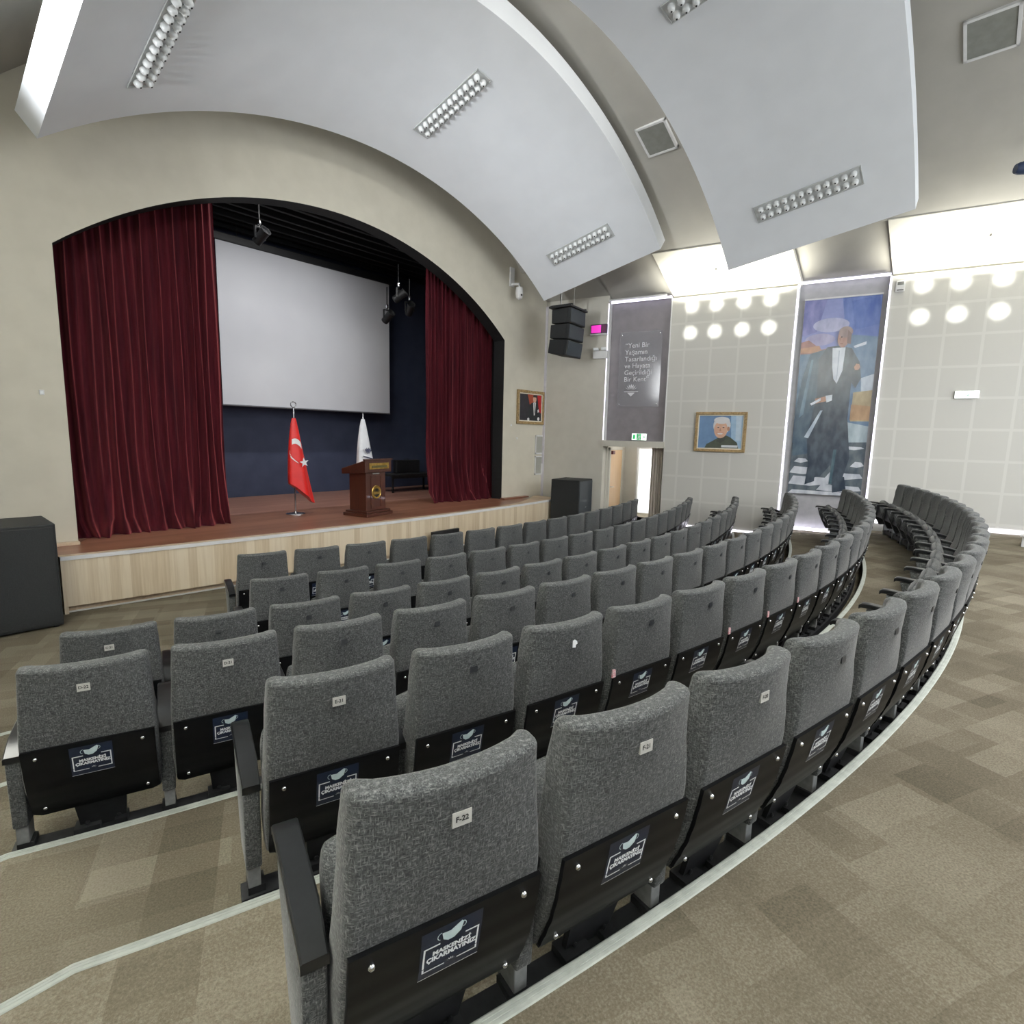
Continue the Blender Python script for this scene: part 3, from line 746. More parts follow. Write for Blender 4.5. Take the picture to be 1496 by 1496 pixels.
def framed(name_label, loc, rz, w, h, fw, polys, label, bg):
    t = thing('framed_portrait', label, 'framed portrait', loc, rz, 'framed portraits on the walls')
    f = MB()
    for x0, x1, z0, z1 in ((-w/2, w/2, h/2-fw, h/2), (-w/2, w/2, -h/2, -h/2+fw), (-w/2, -w/2+fw, -h/2+fw, h/2-fw), (w/2-fw, w/2, -h/2+fw, h/2-fw)):
        f.box(x0, x1, -.045, 0, z0, z1)
    obj('frame', f, GILT, t, smooth=False, bevel=.008)
    s = MB(); q = fw; e = .02
    for x0, x1, z0, z1 in ((-w/2+q, w/2-q, h/2-q-e, h/2-q), (-w/2+q, w/2-q, -h/2+q, -h/2+q+e), (-w/2+q, -w/2+q+e, -h/2+q, h/2-q), (w/2-q-e, w/2-q, -h/2+q, h/2-q)):
        s.box(x0, x1, -.03, -.002, z0, z1)
    obj('slip', s, MATBOARD, t, smooth=False)
    pic = MB().box(-w/2+q, w/2-q, -.012, 0, -h/2+q, h/2-q)
    mats = [bg]; pw, ph = w-2*q-2*e, h-2*q-2*e
    for k, (poly, m) in enumerate(polys):
        if m not in mats: mats.append(m)
        pts = [(min(max((x-.5)*pw, -pw/2), pw/2), min(max((z-.5)*ph, -ph/2), ph/2)) for x, z in poly]
        pic.flat(pts, -.0135-.0009*k, mats.index(m))
    pic.recalc = False
    obj('picture', pic, mats, t, smooth=False)
    return t
def ell(cx, cz, rx, rz, n=24, a0=0, a1=2*PI): return [(cx+rx*cos(a0+(a1-a0)*k/n), cz+rz*sin(a0+(a1-a0)*k/n)) for k in range(n if a1-a0 > 6.2 else n+1)]
SKIN = pmat('printed_skin', 206, 164, 140); SKIN2 = pmat('printed_skin_shadow', 176, 130, 108); HAIRG = pmat('printed_grey_hair', 206, 206, 208)
HAIRD = pmat('printed_dark_hair', 40, 34, 32); SUIT = pmat('printed_dark_suit', 24, 32, 36); SHIRT = pmat('printed_white_shirt', 226, 226, 226)
DRED = pmat('printed_red', 176, 30, 34); DORG = pmat('printed_rust', 150, 66, 42); DBG = pmat('printed_dark_ground', 36, 34, 42)
framed('', (10.59, YW-.002, 2.90), 0, 1.03, .82, .07, [
    ([(.36, 1), (.74, 1), (.66, .62), (.46, .62)], DORG), ([(.80, .98), (.98, 1), (1, .3), (.90, .35)], DRED),
    ([(.42, 0), (.42, .46), (.52, .66), (.64, .72), (.80, .66), (.90, .45), (.92, 0)], SUIT),
    ([(.62, .70), (.74, .70), (.70, .22), (.66, .20)], SHIRT), ([(.665, .68), (.70, .68), (.69, .3), (.67, .3)], INK),
    (ell(.68, .83, .075, .135), SKIN), (ell(.68, .89, .08, .10, 14, .1, PI-.1), HAIRD), ([(.62, .99), (.74, .99), (.76, .90), (.60, .90)], HAIRD),
    (ell(.655, .84, .010, .010, 8), HAIRD), (ell(.705, .84, .010, .010, 8), HAIRD), ([(.675, .83), (.69, .78), (.67, .78)], SKIN2), ([(.655, .745), (.70, .745), (.695, .735), (.66, .735)], SKIN2),
    (ell(.40, .05, .05, .06, 12), SHIRT), (ell(.86, .08, .05, .07, 12), SHIRT), ([(.82, .32), (.88, .36), (.86, .46), (.81, .42)], SHIRT)],
    'small gilt framed portrait of a dark suited man on the stage wall', DBG)
BLUEBG = pmat('printed_blue_ground', 96, 128, 166); BLUE2 = pmat('printed_pale_blue', 150, 178, 204); GREEN = pmat('printed_olive_sweater', 58, 66, 54); SKINL = pmat('printed_lips', 168, 96, 88)
pp = wall_pt(4.62, 2.384, .004)
framed('', pp, WA, 1.06, .86, .06, [
    ([(.78, 0), (1, 0), (1, 1), (.72, 1)], BLUE2), ([(.86, .25), (.97, .25), (.97, 1), (.84, 1)], pmat('printed_pale_grey', 176, 194, 210)),
    ([(.16, 0), (.20, .12), (.36, .24), (.50, .36), (.64, .40), (.74, .34), (.90, .18), (.94, 0)], GREEN),
    ([(.42, .22), (.50, .32), (.64, .38), (.62, .25), (.52, .16)], pmat('printed_dark_collar', 40, 46, 40)),
    (ell(.53, .70, .20, .27), HAIRG), (ell(.51, .58, .155, .27), SKIN), (ell(.685, .60, .03, .07, 12), SKIN2), (ell(.52, .86, .18, .11, 16), HAIRG),
    (ell(.45, .64, .022, .014, 10), HAIRD), (ell(.57, .64, .022, .014, 10), HAIRD),
    ([(.415, .675), (.475, .685), (.475, .67), (.415, .66)], HAIRG), ([(.545, .685), (.605, .675), (.605, .66), (.545, .67)], HAIRG),
    ([(.50, .63), (.525, .52), (.475, .52)], SKIN2), ([(.42, .47), (.58, .47), (.54, .425), (.47, .425)], SHIRT), ([(.41, .475), (.59, .475), (.58, .462), (.42, .462)], SKINL), ([(.45, .425), (.56, .425), (.53, .41), (.48, .41)], SKINL),
    ([(.55, .03), (.92, .03), (.92, .10), (.55, .10)], pmat('printed_caption', 200, 206, 212))],
    'gilt framed portrait of a smiling white haired man in a dark sweater', BLUEBG)
for z0, z1, lab in ((1.75, 2.225, 'upper of two white framed wall grilles beside the arch'), (1.22, 1.70, 'lower of two white framed wall grilles beside the arch')):
    t = thing('wall_grille', lab, 'grille', (11.03, YW-.002, (z0+z1)/2), 0, 'white framed wall grilles'); h = (z1-z0)/2
    f = MB()
    for x0, x1, a, b in ((-.2, .2, h-.03, h), (-.2, .2, -h, -h+.03), (-.2, -.17, -h, h), (.17, .2, -h, h)): f.box(x0, x1, -.015, 0, a, b)
    obj('frame', f, TRIMW, t, smooth=False); obj('mesh', MB().box(-.175, .175, -.006, 0, -h+.02, h-.02), GRILLE, t, smooth=False)
t = thing('wall_socket', 'white double socket plate in the corner near the right subwoofer', 'socket', wall_pt(8.80, 1.36, .032), WA)
obj('plate', MB().box(-.16, -.02, -.03, 0, -.14, .14), TRIMW, t, smooth=False, bevel=.006)
for z in (-.065, .065): obj('socket', MB().lathe([(.035, 0), (.035, .006), (.001, .006)], 16, (-.09, -.03, z), 'y'), pmat('dark_socket', 70, 72, 70), t)
t = thing('wall_switch', 'small white switch on the stage wall left of the arch', 'switch', (1.262, YW-.001, 2.59))
obj('plate', MB().box(-.025, .025, -.012, 0, -.03, .03), TRIMW, t, smooth=False, bevel=.004); obj('rocker', MB().box(-.014, .014, -.017, -.011, -.018, .018), WHITE, t, smooth=False)
for x, z, lab in ((9.9, 2.45, 'small round wall plate below left corner of the small portrait'), (10.12, 2.14, 'small round wall plate near the wall grilles')):
    tag(obj('wall_plate', MB().lathe([(.025, 0), (.025, .008), (.001, .008)], 14, (0, 0, 0), 'y'), TRIMW, loc=(x, YW-.001, z)), lab, 'wall plate')

# ------------------------------------------------------------------ things on the right wall
# pink stage light and emergency lamp
t = thing('wall_display', 'pink glowing twin panel display fixed near the dark panel', 'display', wall_pt(7.45, 4.75, .09), WA)
obj('housing', MB().box(-.20, .20, 0, .09, -.11, .11), pmat('dark_violet_case', 44, 22, 50), t, smooth=False, bevel=.006)
obj('panel', MB().box(-.18, .06, -.012, 0, -.085, .085), mat('pink_glow', lin(200, 40, 160), .3, emit=(.62, .04, .40, 1), es=.8), t, smooth=False)
obj('panel', MB().box(.09, .18, -.012, 0, -.085, .085), pmat('dark_magenta', 96, 24, 76), t, smooth=False)
obj('shelf', MB().box(-.21, .21, -.02, .09, -.135, -.11), TRIMW, t, smooth=False)
t = thing('emergency_light', 'white twin head emergency lamp below the pink display', 'emergency light', wall_pt(7.40, 4.17, .004), WA)
obj('box', MB().box(-.18, .18, -.07, 0, -.10, .08), TRIMW, t, smooth=False, bevel=.008)
for x in (-.10, .10): obj('lamp_head', MB().box(x-.06, x+.06, -.12, -.02, .085, .15), WHITE, t, smooth=False, bevel=.012)
# quotation panel
t = thing('quotation_panel', 'clear panel with white quotation lettering on the dark recess', 'sign', wall_pt(6.49, 3.8, -.118), WA)
ac = bpy.data.materials.new('clear_acrylic'); ac.use_nodes = True
n_, l_, b_ = nodes(ac); b_.inputs['Base Color'].default_value = (.5, .5, .54, 1); b_.inputs['Roughness'].default_value = .12; b_.inputs['Alpha'].default_value = .22
obj('sheet', MB().box(-.50, .50, -.03, -.024, -.86, .86), ac, t, smooth=False)
for x in (-.45, .45):
    for z in (-.8, .8): obj('standoff', MB().lathe([(.014, 0), (.014, .026), (.001, .028)], 12, (x, -.012, z), 'y'), CHROME, t)
LET = mat('white_lettering', lin(232, 232, 236), .5)
me = text_mesh('“Yeni Bir\nYaşamın\nTasarlandığı\nve Hayata\nGeçirildiği\nBir Kent”', .155, LET, 'LEFT', 1.0)
o = link('lettering', me, t, (-.36, -.034, .16))
lg = MB()
for k in range(7):
    a = -1.0+.333*k; c0, c1 = .05, .17
    lg.prism([(-.17+c0*sin(a), -.50+c0*cos(a)), (-.17+.12*sin(a)-.016*cos(a), -.50+.12*cos(a)), (-.17+c1*sin(a), -.50+c1*cos(a)), (-.17+.12*sin(a)+.016*cos(a), -.50+.12*cos(a))], -.036, -.033)
lg.prism([(-.34, -.50), (0, -.50), (0, -.515), (-.34, -.515)], -.036, -.033)
lg.prism([(-.26, -.53), (-.08, -.53), (-.17, -.62)], -.036, -.033)
obj('sun_emblem', lg, LET, t, smooth=False)
# exit signs
t = thing('exit_sign', 'green and white running man exit sign over the lit doorway', 'exit sign', wall_pt(6.40, 2.24, -.06), WA, 'exit signs on the right wall')
obj('box', MB().box(-.18, .18, 0, .04, -.08, .08), TRIMW, t, smooth=False)
obj('face', MB().box(-.17, .17, -.006, 0, -.072, .072), mat('sign_white', (1, 1, 1, 1), .4, emit=(.9, 1, .93, 1), es=1.1), t, smooth=False)
gm = mat('sign_green', lin(30, 150, 80), .4, emit=(.03, .35, .12, 1), es=.6)
gg = MB().prism([(-.06, -.07), (.05, -.07), (.05, .07), (-.06, .07)], -.010, -.006)
obj('green_field', gg, gm, t, smooth=False)
mm = MB().prism(ell(.0, .045, .014, .016, 12), -.013, -.010, 0).prism([(-.02, .02), (.02, .028), (.03, -.005), (.012, -.02), (.03, -.06), (.012, -.06), (-.006, -.025), (-.03, -.05), (-.04, -.035), (-.012, -.01)], -.013, -.010)
obj('running_man', mm, WHITE, t, smooth=False)
obj('arrow', MB().prism([(.09, .0), (.12, .03), (.12, .012), (.15, .012), (.15, -.012), (.12, -.012), (.12, -.03)], -.010, -.006).prism([(-.15, -.05), (-.09, -.05), (-.09, .05), (-.15, .05)], -.010, -.006), gm, t, smooth=False)
t = thing('exit_sign', 'white lit exit sign plate high on the acoustic wall at right', 'exit sign', wall_pt(.568, 3.117, .002), WA, 'exit signs on the right wall')
obj('box', MB().box(-.175, .175, -.03, 0, -.068, .068), TRIMW, t, smooth=False)
obj('face', MB().box(-.17, .17, -.036, -.03, -.062, .062), mat('sign_white_bright', (1, 1, 1, 1), .4, emit=(.86, 1, .95, 1), es=1.3), t, smooth=False)
obj('running_man', MB().prism(ell(.0, .03, .009, .010, 10), -.039, -.036).prism([(-.05, .012), (.03, .012), (.03, .002), (-.05, .002)], -.039, -.036).prism([(-.02, -.01), (.02, .002), (.03, -.03), (.0, -.02)], -.039, -.036), pmat('pale_green_print', 170, 214, 196), t, smooth=False)
# thermostat
t = thing('thermostat', 'white wall controller with grey display right of the tall banner', 'thermostat', wall_pt(1.72, 5.10, .002), WA)
obj('case', MB().box(-.07, .07, -.04, 0, -.10, .10), TRIMW, t, smooth=False, bevel=.008)
obj('display', MB().box(-.048, .048, -.044, -.038, .02, .075), pmat('lcd_grey', 96, 98, 96), t, smooth=False)
obj('slot', MB().box(-.05, .05, -.043, -.038, -.078, -.062), INK, t, smooth=False)

# tall banner: a cloaked man walking through a village at dusk (a plain generic picture)
t = thing('banner', 'tall glossy banner of a cloaked man walking, in the lit recess', 'banner', wall_pt(2.60, 3.08, -.10), WA)
W2, H2 = 1.30, 3.86
b_ = MB(); b_.recalc = False
MS = [pmat('sky_violet', 142, 150, 196, .22)]
def bp(poly, m):
    if m not in MS: MS.append(m)
    k = getattr(b_, 'k', 0); b_.k = k+1
    b_.flat([((min(max(u, 0), 1)-.5)*W2, (min(max(v, 0), 1)-.5)*H2) for u, v in poly], -.006-.0008*k, MS.index(m))
b_.box(-W2/2, W2/2, -.005, 0, -H2/2, H2/2)
BM = lambda nme, r, g, bb: noisy('banner_'+nme, lin(max(r-16, 0), max(g-15, 0), max(bb-12, 0)), lin(min(r+16, 255), min(g+16, 255), min(bb+15, 255)), 4.5, .24, stretch=(1.6, 1, .8))
bp([(.5, 1), (1, 1), (1, .72), (.62, .74)], BM('blue', 108, 126, 182)); bp([(.62, .98), (.98, 1), (1, .86), (.7, .84)], BM('deep_blue', 92, 112, 172))
bp([(0, 1), (.3, 1), (.2, .84), (0, .82)], BM('lilac', 128, 130, 178)); bp(ell(.38, .87, .24, .035), BM('cloud', 176, 178, 206)); bp(ell(.25, .80, .2, .03), BM('cloud_low', 164, 160, 190))
bp([(0, .79), (.10, .80), (.28, .75), (.46, .76), (.46, .70), (0, .70)], BM('rust', 146, 108, 104)); bp([(.0, .76), (.25, .77), (.3, .735), (0, .735)], BM('orange', 176, 138, 114))
bp([(0, .73), (.5, .73), (.5, .2), (0, .2)], BM('slate_hill', 106, 128, 150)); bp([(.6, .82), (1, .80), (1, .2), (.6, .2)], BM('hill_blue', 104, 126, 152))
bp([(.70, .76), (.86, .78), (.86, .765), (.72, .75)], BM('white_bird', 214, 220, 230)); bp([(.84, .60), (1, .62), (1, .52), (.86, .52)], BM('pale_fall', 186, 196, 208))
bp([(.76, .53), (1, .54), (1, .385), (.76, .385)], BM('ochre_house', 164, 150, 122)); bp([(.75, .47), (1, .46), (1, .39), (.75, .39)], BM('brick_house', 168, 138, 108))
bp([(.72, .38), (1, .36), (1, .22), (.72, .24)], BM('mist', 168, 182, 190))
bp([(0, .27), (1, .28), (1, 0), (0, 0)], BM('dark_ground', 88, 98, 106))
for y, x0, x1, h in ((.245, .72, .98, .012), (.17, .05, .25, .02), (.16, .36, .6, .03), (.155, .82, 1, .025), (.11, .0, .4, .035), (.09, .5, 1, .03), (.05, 0, .6, .045), (.025, .4, 1, .03), (.0, 0, 1, .02)):
    bp([(x0, y), (x0+.06, y+h), (x1-.04, y+h*.9), (x1, y+h*.2), ((x0+x1)/2, y-.006)], BM('pale_stones', 196, 200, 208))
CLK = BM('cloak', 74, 92, 108); CLK2 = BM('cloak_fold', 112, 134, 150); BLKC = BM('black_coat', 62, 72, 84)
bp([(.02, .20), (.0, .42), (.06, .60), (.14, .73), (.34, .75), (.36, .5), (.30, .22)], CLK)
bp([(.06, .40), (.16, .70), (.19, .70), (.12, .42)], CLK2); bp([(.20, .44), (.24, .70), (.27, .70), (.25, .44)], BM('cloak_fold_dark', 62, 80, 96))
bp([(.28, .08), (.20, .30), (.28, .52), (.26, .70), (.36, .76), (.50, .765), (.68, .75), (.80, .68), (.84, .60), (.78, .55), (.72, .58), (.72, .40), (.80, .20), (.74, .10), (.60, .06), (.56, .16), (.44, .10)], BLKC)
bp([(.25, .15), (.23, .05), (.36, .07), (.36, .16)], BLKC); bp([(.60, .10), (.62, .015), (.80, .03), (.76, .10)], BLKC)
bp([(.58, .24), (.62, .24), (.60, .06), (.56, .06)], BM('coat_fold', 74, 96, 106))
bp([(.43, .755), (.60, .755), (.59, .64), (.53, .575), (.48, .60), (.45, .66)], BM('white_shirt', 214, 220, 228)); bp([(.515, .74), (.53, .74), (.53, .59), (.52, .60)], BM('shirt_shadow', 176, 186, 198))
bp(ell(.56, .80, .075, .045), BM('face', 170, 138, 128)); bp(ell(.585, .83, .09, .028), BM('grey_hair', 150, 134, 132)); bp([(.61, .84), (.66, .82), (.66, .77), (.61, .775)], BM('hair_side', 118, 100, 100))
bp(ell(.535, .806, .012, .005, 8), BM('eye', 62, 50, 52)); bp([(.505, .80), (.52, .788), (.53, .79), (.525, .805)], BM('nose', 150, 116, 106)); bp([(.52, .776), (.56, .775), (.56, .771), (.525, .771)], BM('mouth', 128, 92, 86))
bp([(.26, .50), (.44, .515), (.45, .49), (.28, .475)], BM('cuff_hand', 176, 140, 122)); bp([(.40, .515), (.49, .52), (.49, .49), (.42, .48)], BM('glove', 214, 220, 226)); bp([(.20, .475), (.34, .505), (.34, .49), (.22, .465)], BM('paper_roll', 220, 226, 232))
bp([(.16, .30), (.35, .44), (.38, .44), (.22, .295)], BM('cane', 176, 190, 202)); bp([(.735, .655), (.76, .672), (.80, .668), (.815, .652), (.79, .640), (.75, .640)], BM('right_hand', 178, 146, 130))
obj('printed_cloth', b_, MS, t, smooth=False)
bar = MB().box(-W2/2-.01, W2/2+.01, -.02, 0, H2/2, H2/2+.03); obj('top_rail', bar, TRIMW, t, smooth=False)

# projector fixed under the vault at the picture's right edge
t = thing('vault_spotlight', 'small dark blue stage light under the vault at right edge', 'stage light', (10.95, .16, 6.1), .5)
obj('body', MB().lathe([(.06, -.14), (.08, -.1), (.085, .08), (.09, .12), (.07, .12), (.001, .10)], 20, (0, 0, 0), 'y'), pmat('navy_lamp', 40, 56, 86), t)
obj('bracket', MB().tube([(0, 0, .09), (0, 0, .55)], .014).box(-.09, -.08, -.02, .02, -.02, .12).box(.08, .09, -.02, .02, -.02, .12).box(-.09, .09, -.02, .02, .11, .12), pmat('blue_grey_bracket', 70, 84, 108), t)
# white bench end at the picture's right edge
t = thing('white_bench', 'white metal bench end cut off by the right picture edge', 'bench', (11.75, -.62, .665), math.radians(-12))
obj('seat', MB().box(-.25, .9, -.20, .20, .16, .20), TRIMW, t, smooth=False, bevel=.006)
for x in (-.22, .82): obj('leg', MB().box(x, x+.05, -.18, .18, 0, .16), TRIMW, t, smooth=False, bevel=.004)
# black board leaning against the stage front
t = obj('floor_monitor', MB().prism([(-.34, 0), (.34, 0), (.34, .43), (-.34, .43)], -.03, .03), BLACKM, loc=(6.70, 7.57, 0), rz=.04, smooth=False, bevel=.006)
tag(t, 'flat black board standing against the birch stage front', 'board')

# ------------------------------------------------------------------ auditorium chairs
def catmull(tab, z):
    tab = sorted(tab)
    if z <= tab[0][0]: return tab[0][1]
    for (a, p), (b, q) in zip(tab, tab[1:]):
        if z <= b:
            t = (z-a)/(b-a); t = t*t*(3-2*t)*.5+t*.5; return p+(q-p)*t
    return tab[-1][1]
REAR = [(.22, .138), (.283, .102), (.34, .078), (.40, .056), (.48, .036), (.56, .021), (.66, .002), (.75, -.014), (.90, -.035), (.96, -.042)]
FRONT = [(.22, .215), (.30, .208), (.40, .190), (.52, .160), (.65, .120), (.80, .078), (.92, .045), (.96, .036)]
HALF = [(.22, .242), (.40, .251), (.60, .247), (.80, .237), (.96, .229)]
def bow(x, z=0):                                # the back wraps forward at its sides, towards the top
    t = min(1, max(0, (z-.58)/.36)); return .052*t*t*(3-2*t)*(x/.235)**2
def backrest():
    rings = []
    zz = [.222, .226, .24]+[.27+.035*i for i in range(19)]+[.915, .935, .944, .951, .956, .959, .960]
    for z in zz:
        r, f, h = catmull(REAR, z), catmull(FRONT, z), catmull(HALF, z)
        e = min(1, max(0, (z-.938)/.022))                # rounding over the top edge
        ins = .020*(1-sqrt(max(0, 1-e*e))) if e > 0 else 0
        e2 = max(0, (.24-z)/.018); ins = max(ins, .012*(1-sqrt(max(0, 1-min(1, e2)**2))))
        r += ins; f -= ins; h -= ins*.8
        c = .026; pts = []
        nx = 12
        for k in range(nx+1):                    # rear side, left to right
            x = -h+c+(2*h-2*c)*k/nx; pts.append((x, r+bow(x, z), z))
        for k in range(1, 5):                    # rear right corner
            a = -PI/2+PI/2*k/5; pts.append((h-c+c*cos(a), r+c+c*sin(a)+bow(h-c+c*cos(a), z), z))
        c2 = min(.02, (f-r)/2.2)
        for k in range(0, 5):
            a = PI/2*k/4; pts.append((h-c2+c2*cos(a), f-c2+c2*sin(a)+bow(h, z), z))
        for k in range(1, nx):
            x = h-c2-(2*h-2*c2)*k/nx; pts.append((x, f+bow(x, z), z))
        for k in range(0, 5):
            a = PI/2+PI/2*k/4; pts.append((-h+c2+c2*cos(a), f-c2+c2*sin(a)+bow(h, z), z))
        for k in range(1, 5):
            a = PI+PI/2*k/5; pts.append((-h+c+c*cos(a), r+c+c*sin(a)+bow(-h+c+c*cos(a), z), z))
        rings.append(pts)
    return MB().loft(rings, True)
def rear_at(x, z): return catmull(REAR, z)+bow(x, z)
def board():
    """black board over the lower rear, rounded lower corners"""
    zs_ = [.235+.365*k/20 for k in range(21)]; fr = []; bk = []; nx = 14
    for z in zs_:
        hw = .238
        if z < .265: hw = .238-.03+sqrt(max(0, .03**2-(.265-z)**2))
        row = [(-hw+2*hw*i/nx) for i in range(nx+1)]
        fr.append([(x, rear_at(x, z)-.014, z) for x in row]); bk.append([(x, rear_at(x, z)-.001, z) for x in row[::-1]])
    return MB().loft([a+b for a, b in zip(fr, bk)], True)
def seat_cushion():
    """tipped-up seat: a rounded pad standing on its rear edge"""
    rings = []
    n = 14
    for j in range(n+1):
        t = j/n; z = .33+.30*t
        yc = .262+.06*t; th = .055*sqrt(max(.02, 1-(2*abs(t-.5))**4))
        h = .232*(1-.06*abs(2*t-1)**4); pts = []
        for k in range(32):
            a = 2*PI*k/32; ca, sa = cos(a), sin(a)
            x = h*(abs(ca)**.28)*(1 if ca >= 0 else -1); y = th*(abs(sa)**.55)*(1 if sa >= 0 else -1)
            crown = .035*(1-(x/.232)**2)*t**2
            pts.append((x, yc+y, z+crown))
        rings.append(pts)
    return MB().loft(rings, True)
def seat_pan():
    return MB().prism([(-.2, .34), (.2, .34), (.2, .58), (.17, .61), (-.17, .61), (-.2, .58)], .352, .366)
def arm_top():
    prof = [(.095, .548), (.14, .572), (.21, .592), (.32, .606), (.44, .614), (.49, .611), (.505, .600)]
    rings = []
    for y, z in prof:
        w = .034 if y > .15 else .031
        rings.append([(-w, y, z-.028), (w, y, z-.028), (w, y, z-.005), (w-.005, y, z), (-w+.005, y, z), (-w, y, z-.005)])
    return MB().loft(rings, True)
def arm_panel():
    s = [(.10, .53), (.115, .20), (.30, .185), (.36, .30), (.43, .45), (.465, .575), (.30, .575), (.18, .56)]
    M = Matrix(((0, 1, 0, 0), (1, 0, 0, 0), (0, 0, 1, 0), (0, 0, 0, 1)))    # profile runs along y
    return MB().prism(s, -.028, .028, 0, M)
def leg_mb():
    return MB().box(-.022, .022, .13, .22, .0, .21)
def bracket_mb():
    mb = MB()
    mb.add([(-.10, .122, .25), (.10, .122, .25), (.085, .172, .07), (-.085, .172, .07), (-.10, .142, .25), (.10, .142, .25), (.085, .192, .07), (-.085, .192, .07)],
           [(0, 1, 2, 3), (7, 6, 5, 4), (0, 4, 5, 1), (1, 5, 6, 2), (2, 6, 7, 3), (3, 7, 4, 0)])
    for x in (-.06, .06): mb.lathe([(.009, 0), (.009, .006), (.001, .008)], 10, (x, .153, .125), 'y')
    return mb
M_BACK = backrest().mesh('backrest', FABRIC, angle=75)
M_BOARD = board().mesh('back_board', BLACKP, angle=50)
M_BOLT = MB().lathe([(.0085, 0), (.0085, .004), (.006, .008), (.001, .0092)], 12, (0, 0, 0), 'y').mesh('bolt', CHROME, angle=60)
M_SEAT = seat_cushion().mesh('seat', FABRIC, angle=80)
M_PAN = seat_pan().mesh('seat_pan', BLACKP, smooth=False, bevel=.006)
M_ARM = arm_top().mesh('armrest', ARM, angle=40)
M_AP = arm_panel().mesh('arm_panel', FABRIC, bevel=.008, angle=50)
M_LEG = leg_mb().mesh('leg', LEGM, smooth=False, bevel=.003)
M_BRK = bracket_mb().mesh('bracket', BLACKM, smooth=False)
# notice sticker, following the board's surface
def surf(mb, x0, x1, z0, z1, d, nx=4, nz=4):
    for i in range(nx):
        for j in range(nz):
            xa, xb = x0+(x1-x0)*i/nx, x0+(x1-x0)*(i+1)/nx; za, zb = z0+(z1-z0)*j/nz, z0+(z1-z0)*(j+1)/nz
            mb.add([(x, rear_at(x, z)-.014-d, z) for x, z in ((xa, za), (xb, za), (xb, zb), (xa, zb))], [(0, 1, 2, 3)])
    return mb
def wrap(me, d):
    for v in me.vertices: v.co.y = rear_at(v.co.x, v.co.z)-.014-d
    return me
SX, SZ0, SZ1 = .077, .432, .578
st_ = surf(MB(), -SX, SX, SZ0, SZ1, .0008); st_.recalc = False; M_STK = st_.mesh('notice_sticker', NAVY, smooth=False)
pr = MB(); pr.recalc = False
zf0, zf1, xf = .456, .532, .070; bwid = .0045
for q in ((-xf, -xf+bwid, zf0, zf1), (xf-bwid, xf, zf0, zf1), (-xf, -.030, zf1-bwid, zf1), (.034, xf, zf1-bwid, zf1), (-xf, -.014, zf0, zf0+.0035), (.018, xf, zf0, zf0+.0035), (-SX, SX, SZ0, SZ0+.0018)):
    surf(pr, *q, .0016, 3, 2)
for k in range(5):
    a = -1+.5*k; pr.flat([(.002+.004*sin(a), zf0+.001+.004*cos(a)), (.002+.009*sin(a)-.0014*cos(a), zf0+.001+.009*cos(a)), (.002+.013*sin(a), zf0+.001+.013*cos(a)), (.002+.009*sin(a)+.0014*cos(a), zf0+.001+.009*cos(a))], 0)
me_pr = wrap(pr.mesh('printed_frame', WHITE, smooth=False), .0016)
me_tx = text_mesh('MASKENİZİ\nÇIKARMAYINIZ', .0182, WHITE, 'CENTER', .92, .0009); me_tx.transform(Matrix.Translation((.002, 0, .497))); wrap(me_tx, .0016)
mk = MB(); mk.recalc = False
mk.flat([(-.027, .559), (-.006, .557), (.022, .572), (.027, .566), (.021, .544), (.005, .531), (-.010, .530), (-.023, .539)], 0)
def arcstrip(cx, cz, r, a0, a1, w, n=8):
    for k in range(n):
        a, b = a0+(a1-a0)*k/n, a0+(a1-a0)*(k+1)/n
        mk.flat([(cx+r*cos(a), cz+r*sin(a)), (cx+(r+w)*cos(a), cz+(r+w)*sin(a)), (cx+(r+w)*cos(b), cz+(r+w)*sin(b)), (cx+r*cos(b), cz+r*sin(b))], 0)
arcstrip(-.028, .551, .009, PI*.5, PI*1.4, .0018); arcstrip(.025, .560, .007, -PI*.5, PI*.5, .0018)
me_mk = wrap(mk.mesh('mask_picture', MASKC, smooth=False), .0016)
# number plates
def plate_mb(w, h, zc, m, nme):
    p = MB(); p.box(-w/2, w/2, rear_at(0, zc)-.0035, rear_at(0, zc)+.004, zc-h/2, zc+h/2); return p.mesh(nme, m, smooth=False)
ZL = .862
M_PLATE = plate_mb(.046, .034, ZL, PLATE, 'number_plate')
M_DARK = plate_mb(.034, .026, ZL, DARKPL, 'number_patch')
M_TORN = MB().prism([(-.014, ZL-.018), (.004, ZL-.02), (.006, ZL-.006), (.015, ZL-.004), (.012, ZL+.01), (-.002, ZL+.02), (-.014, ZL+.016)], rear_at(0, ZL)-.003, rear_at(0, ZL)).mesh('torn_label', WHITE, smooth=False)
M_TAG = MB().prism([(-.248, .60), (-.222, .595), (-.224, .64), (-.246, .645)], .004, .010).mesh('side_tag', PINK, smooth=False)
PLATES = {('F', 0): 'F-22', ('F', 1): 'F-21', ('F', 2): 'F-20', ('E', 0): 'E-21', ('D', 0): 'D-22', ('D', 1): 'D-21', ('C', 0): 'C-21'}
TXT = {}
ORD = ['first', 'second', 'third', 'fourth', 'fifth', 'sixth', 'seventh', 'eighth', 'ninth', 'tenth', 'eleventh', 'twelfth', 'thirteenth', 'fourteenth', 'fifteenth', 'sixteenth', 'seventeenth', 'eighteenth', 'nineteenth', 'twentieth', 'twenty-first', 'twenty-second']
ROWN = {'A': 'the front row nearest the stage', 'B': 'the second row from the stage', 'C': 'the third row from the stage', 'D': 'the fourth row from the stage', 'E': 'the fifth row from the stage', 'F': 'the rearmost row'}
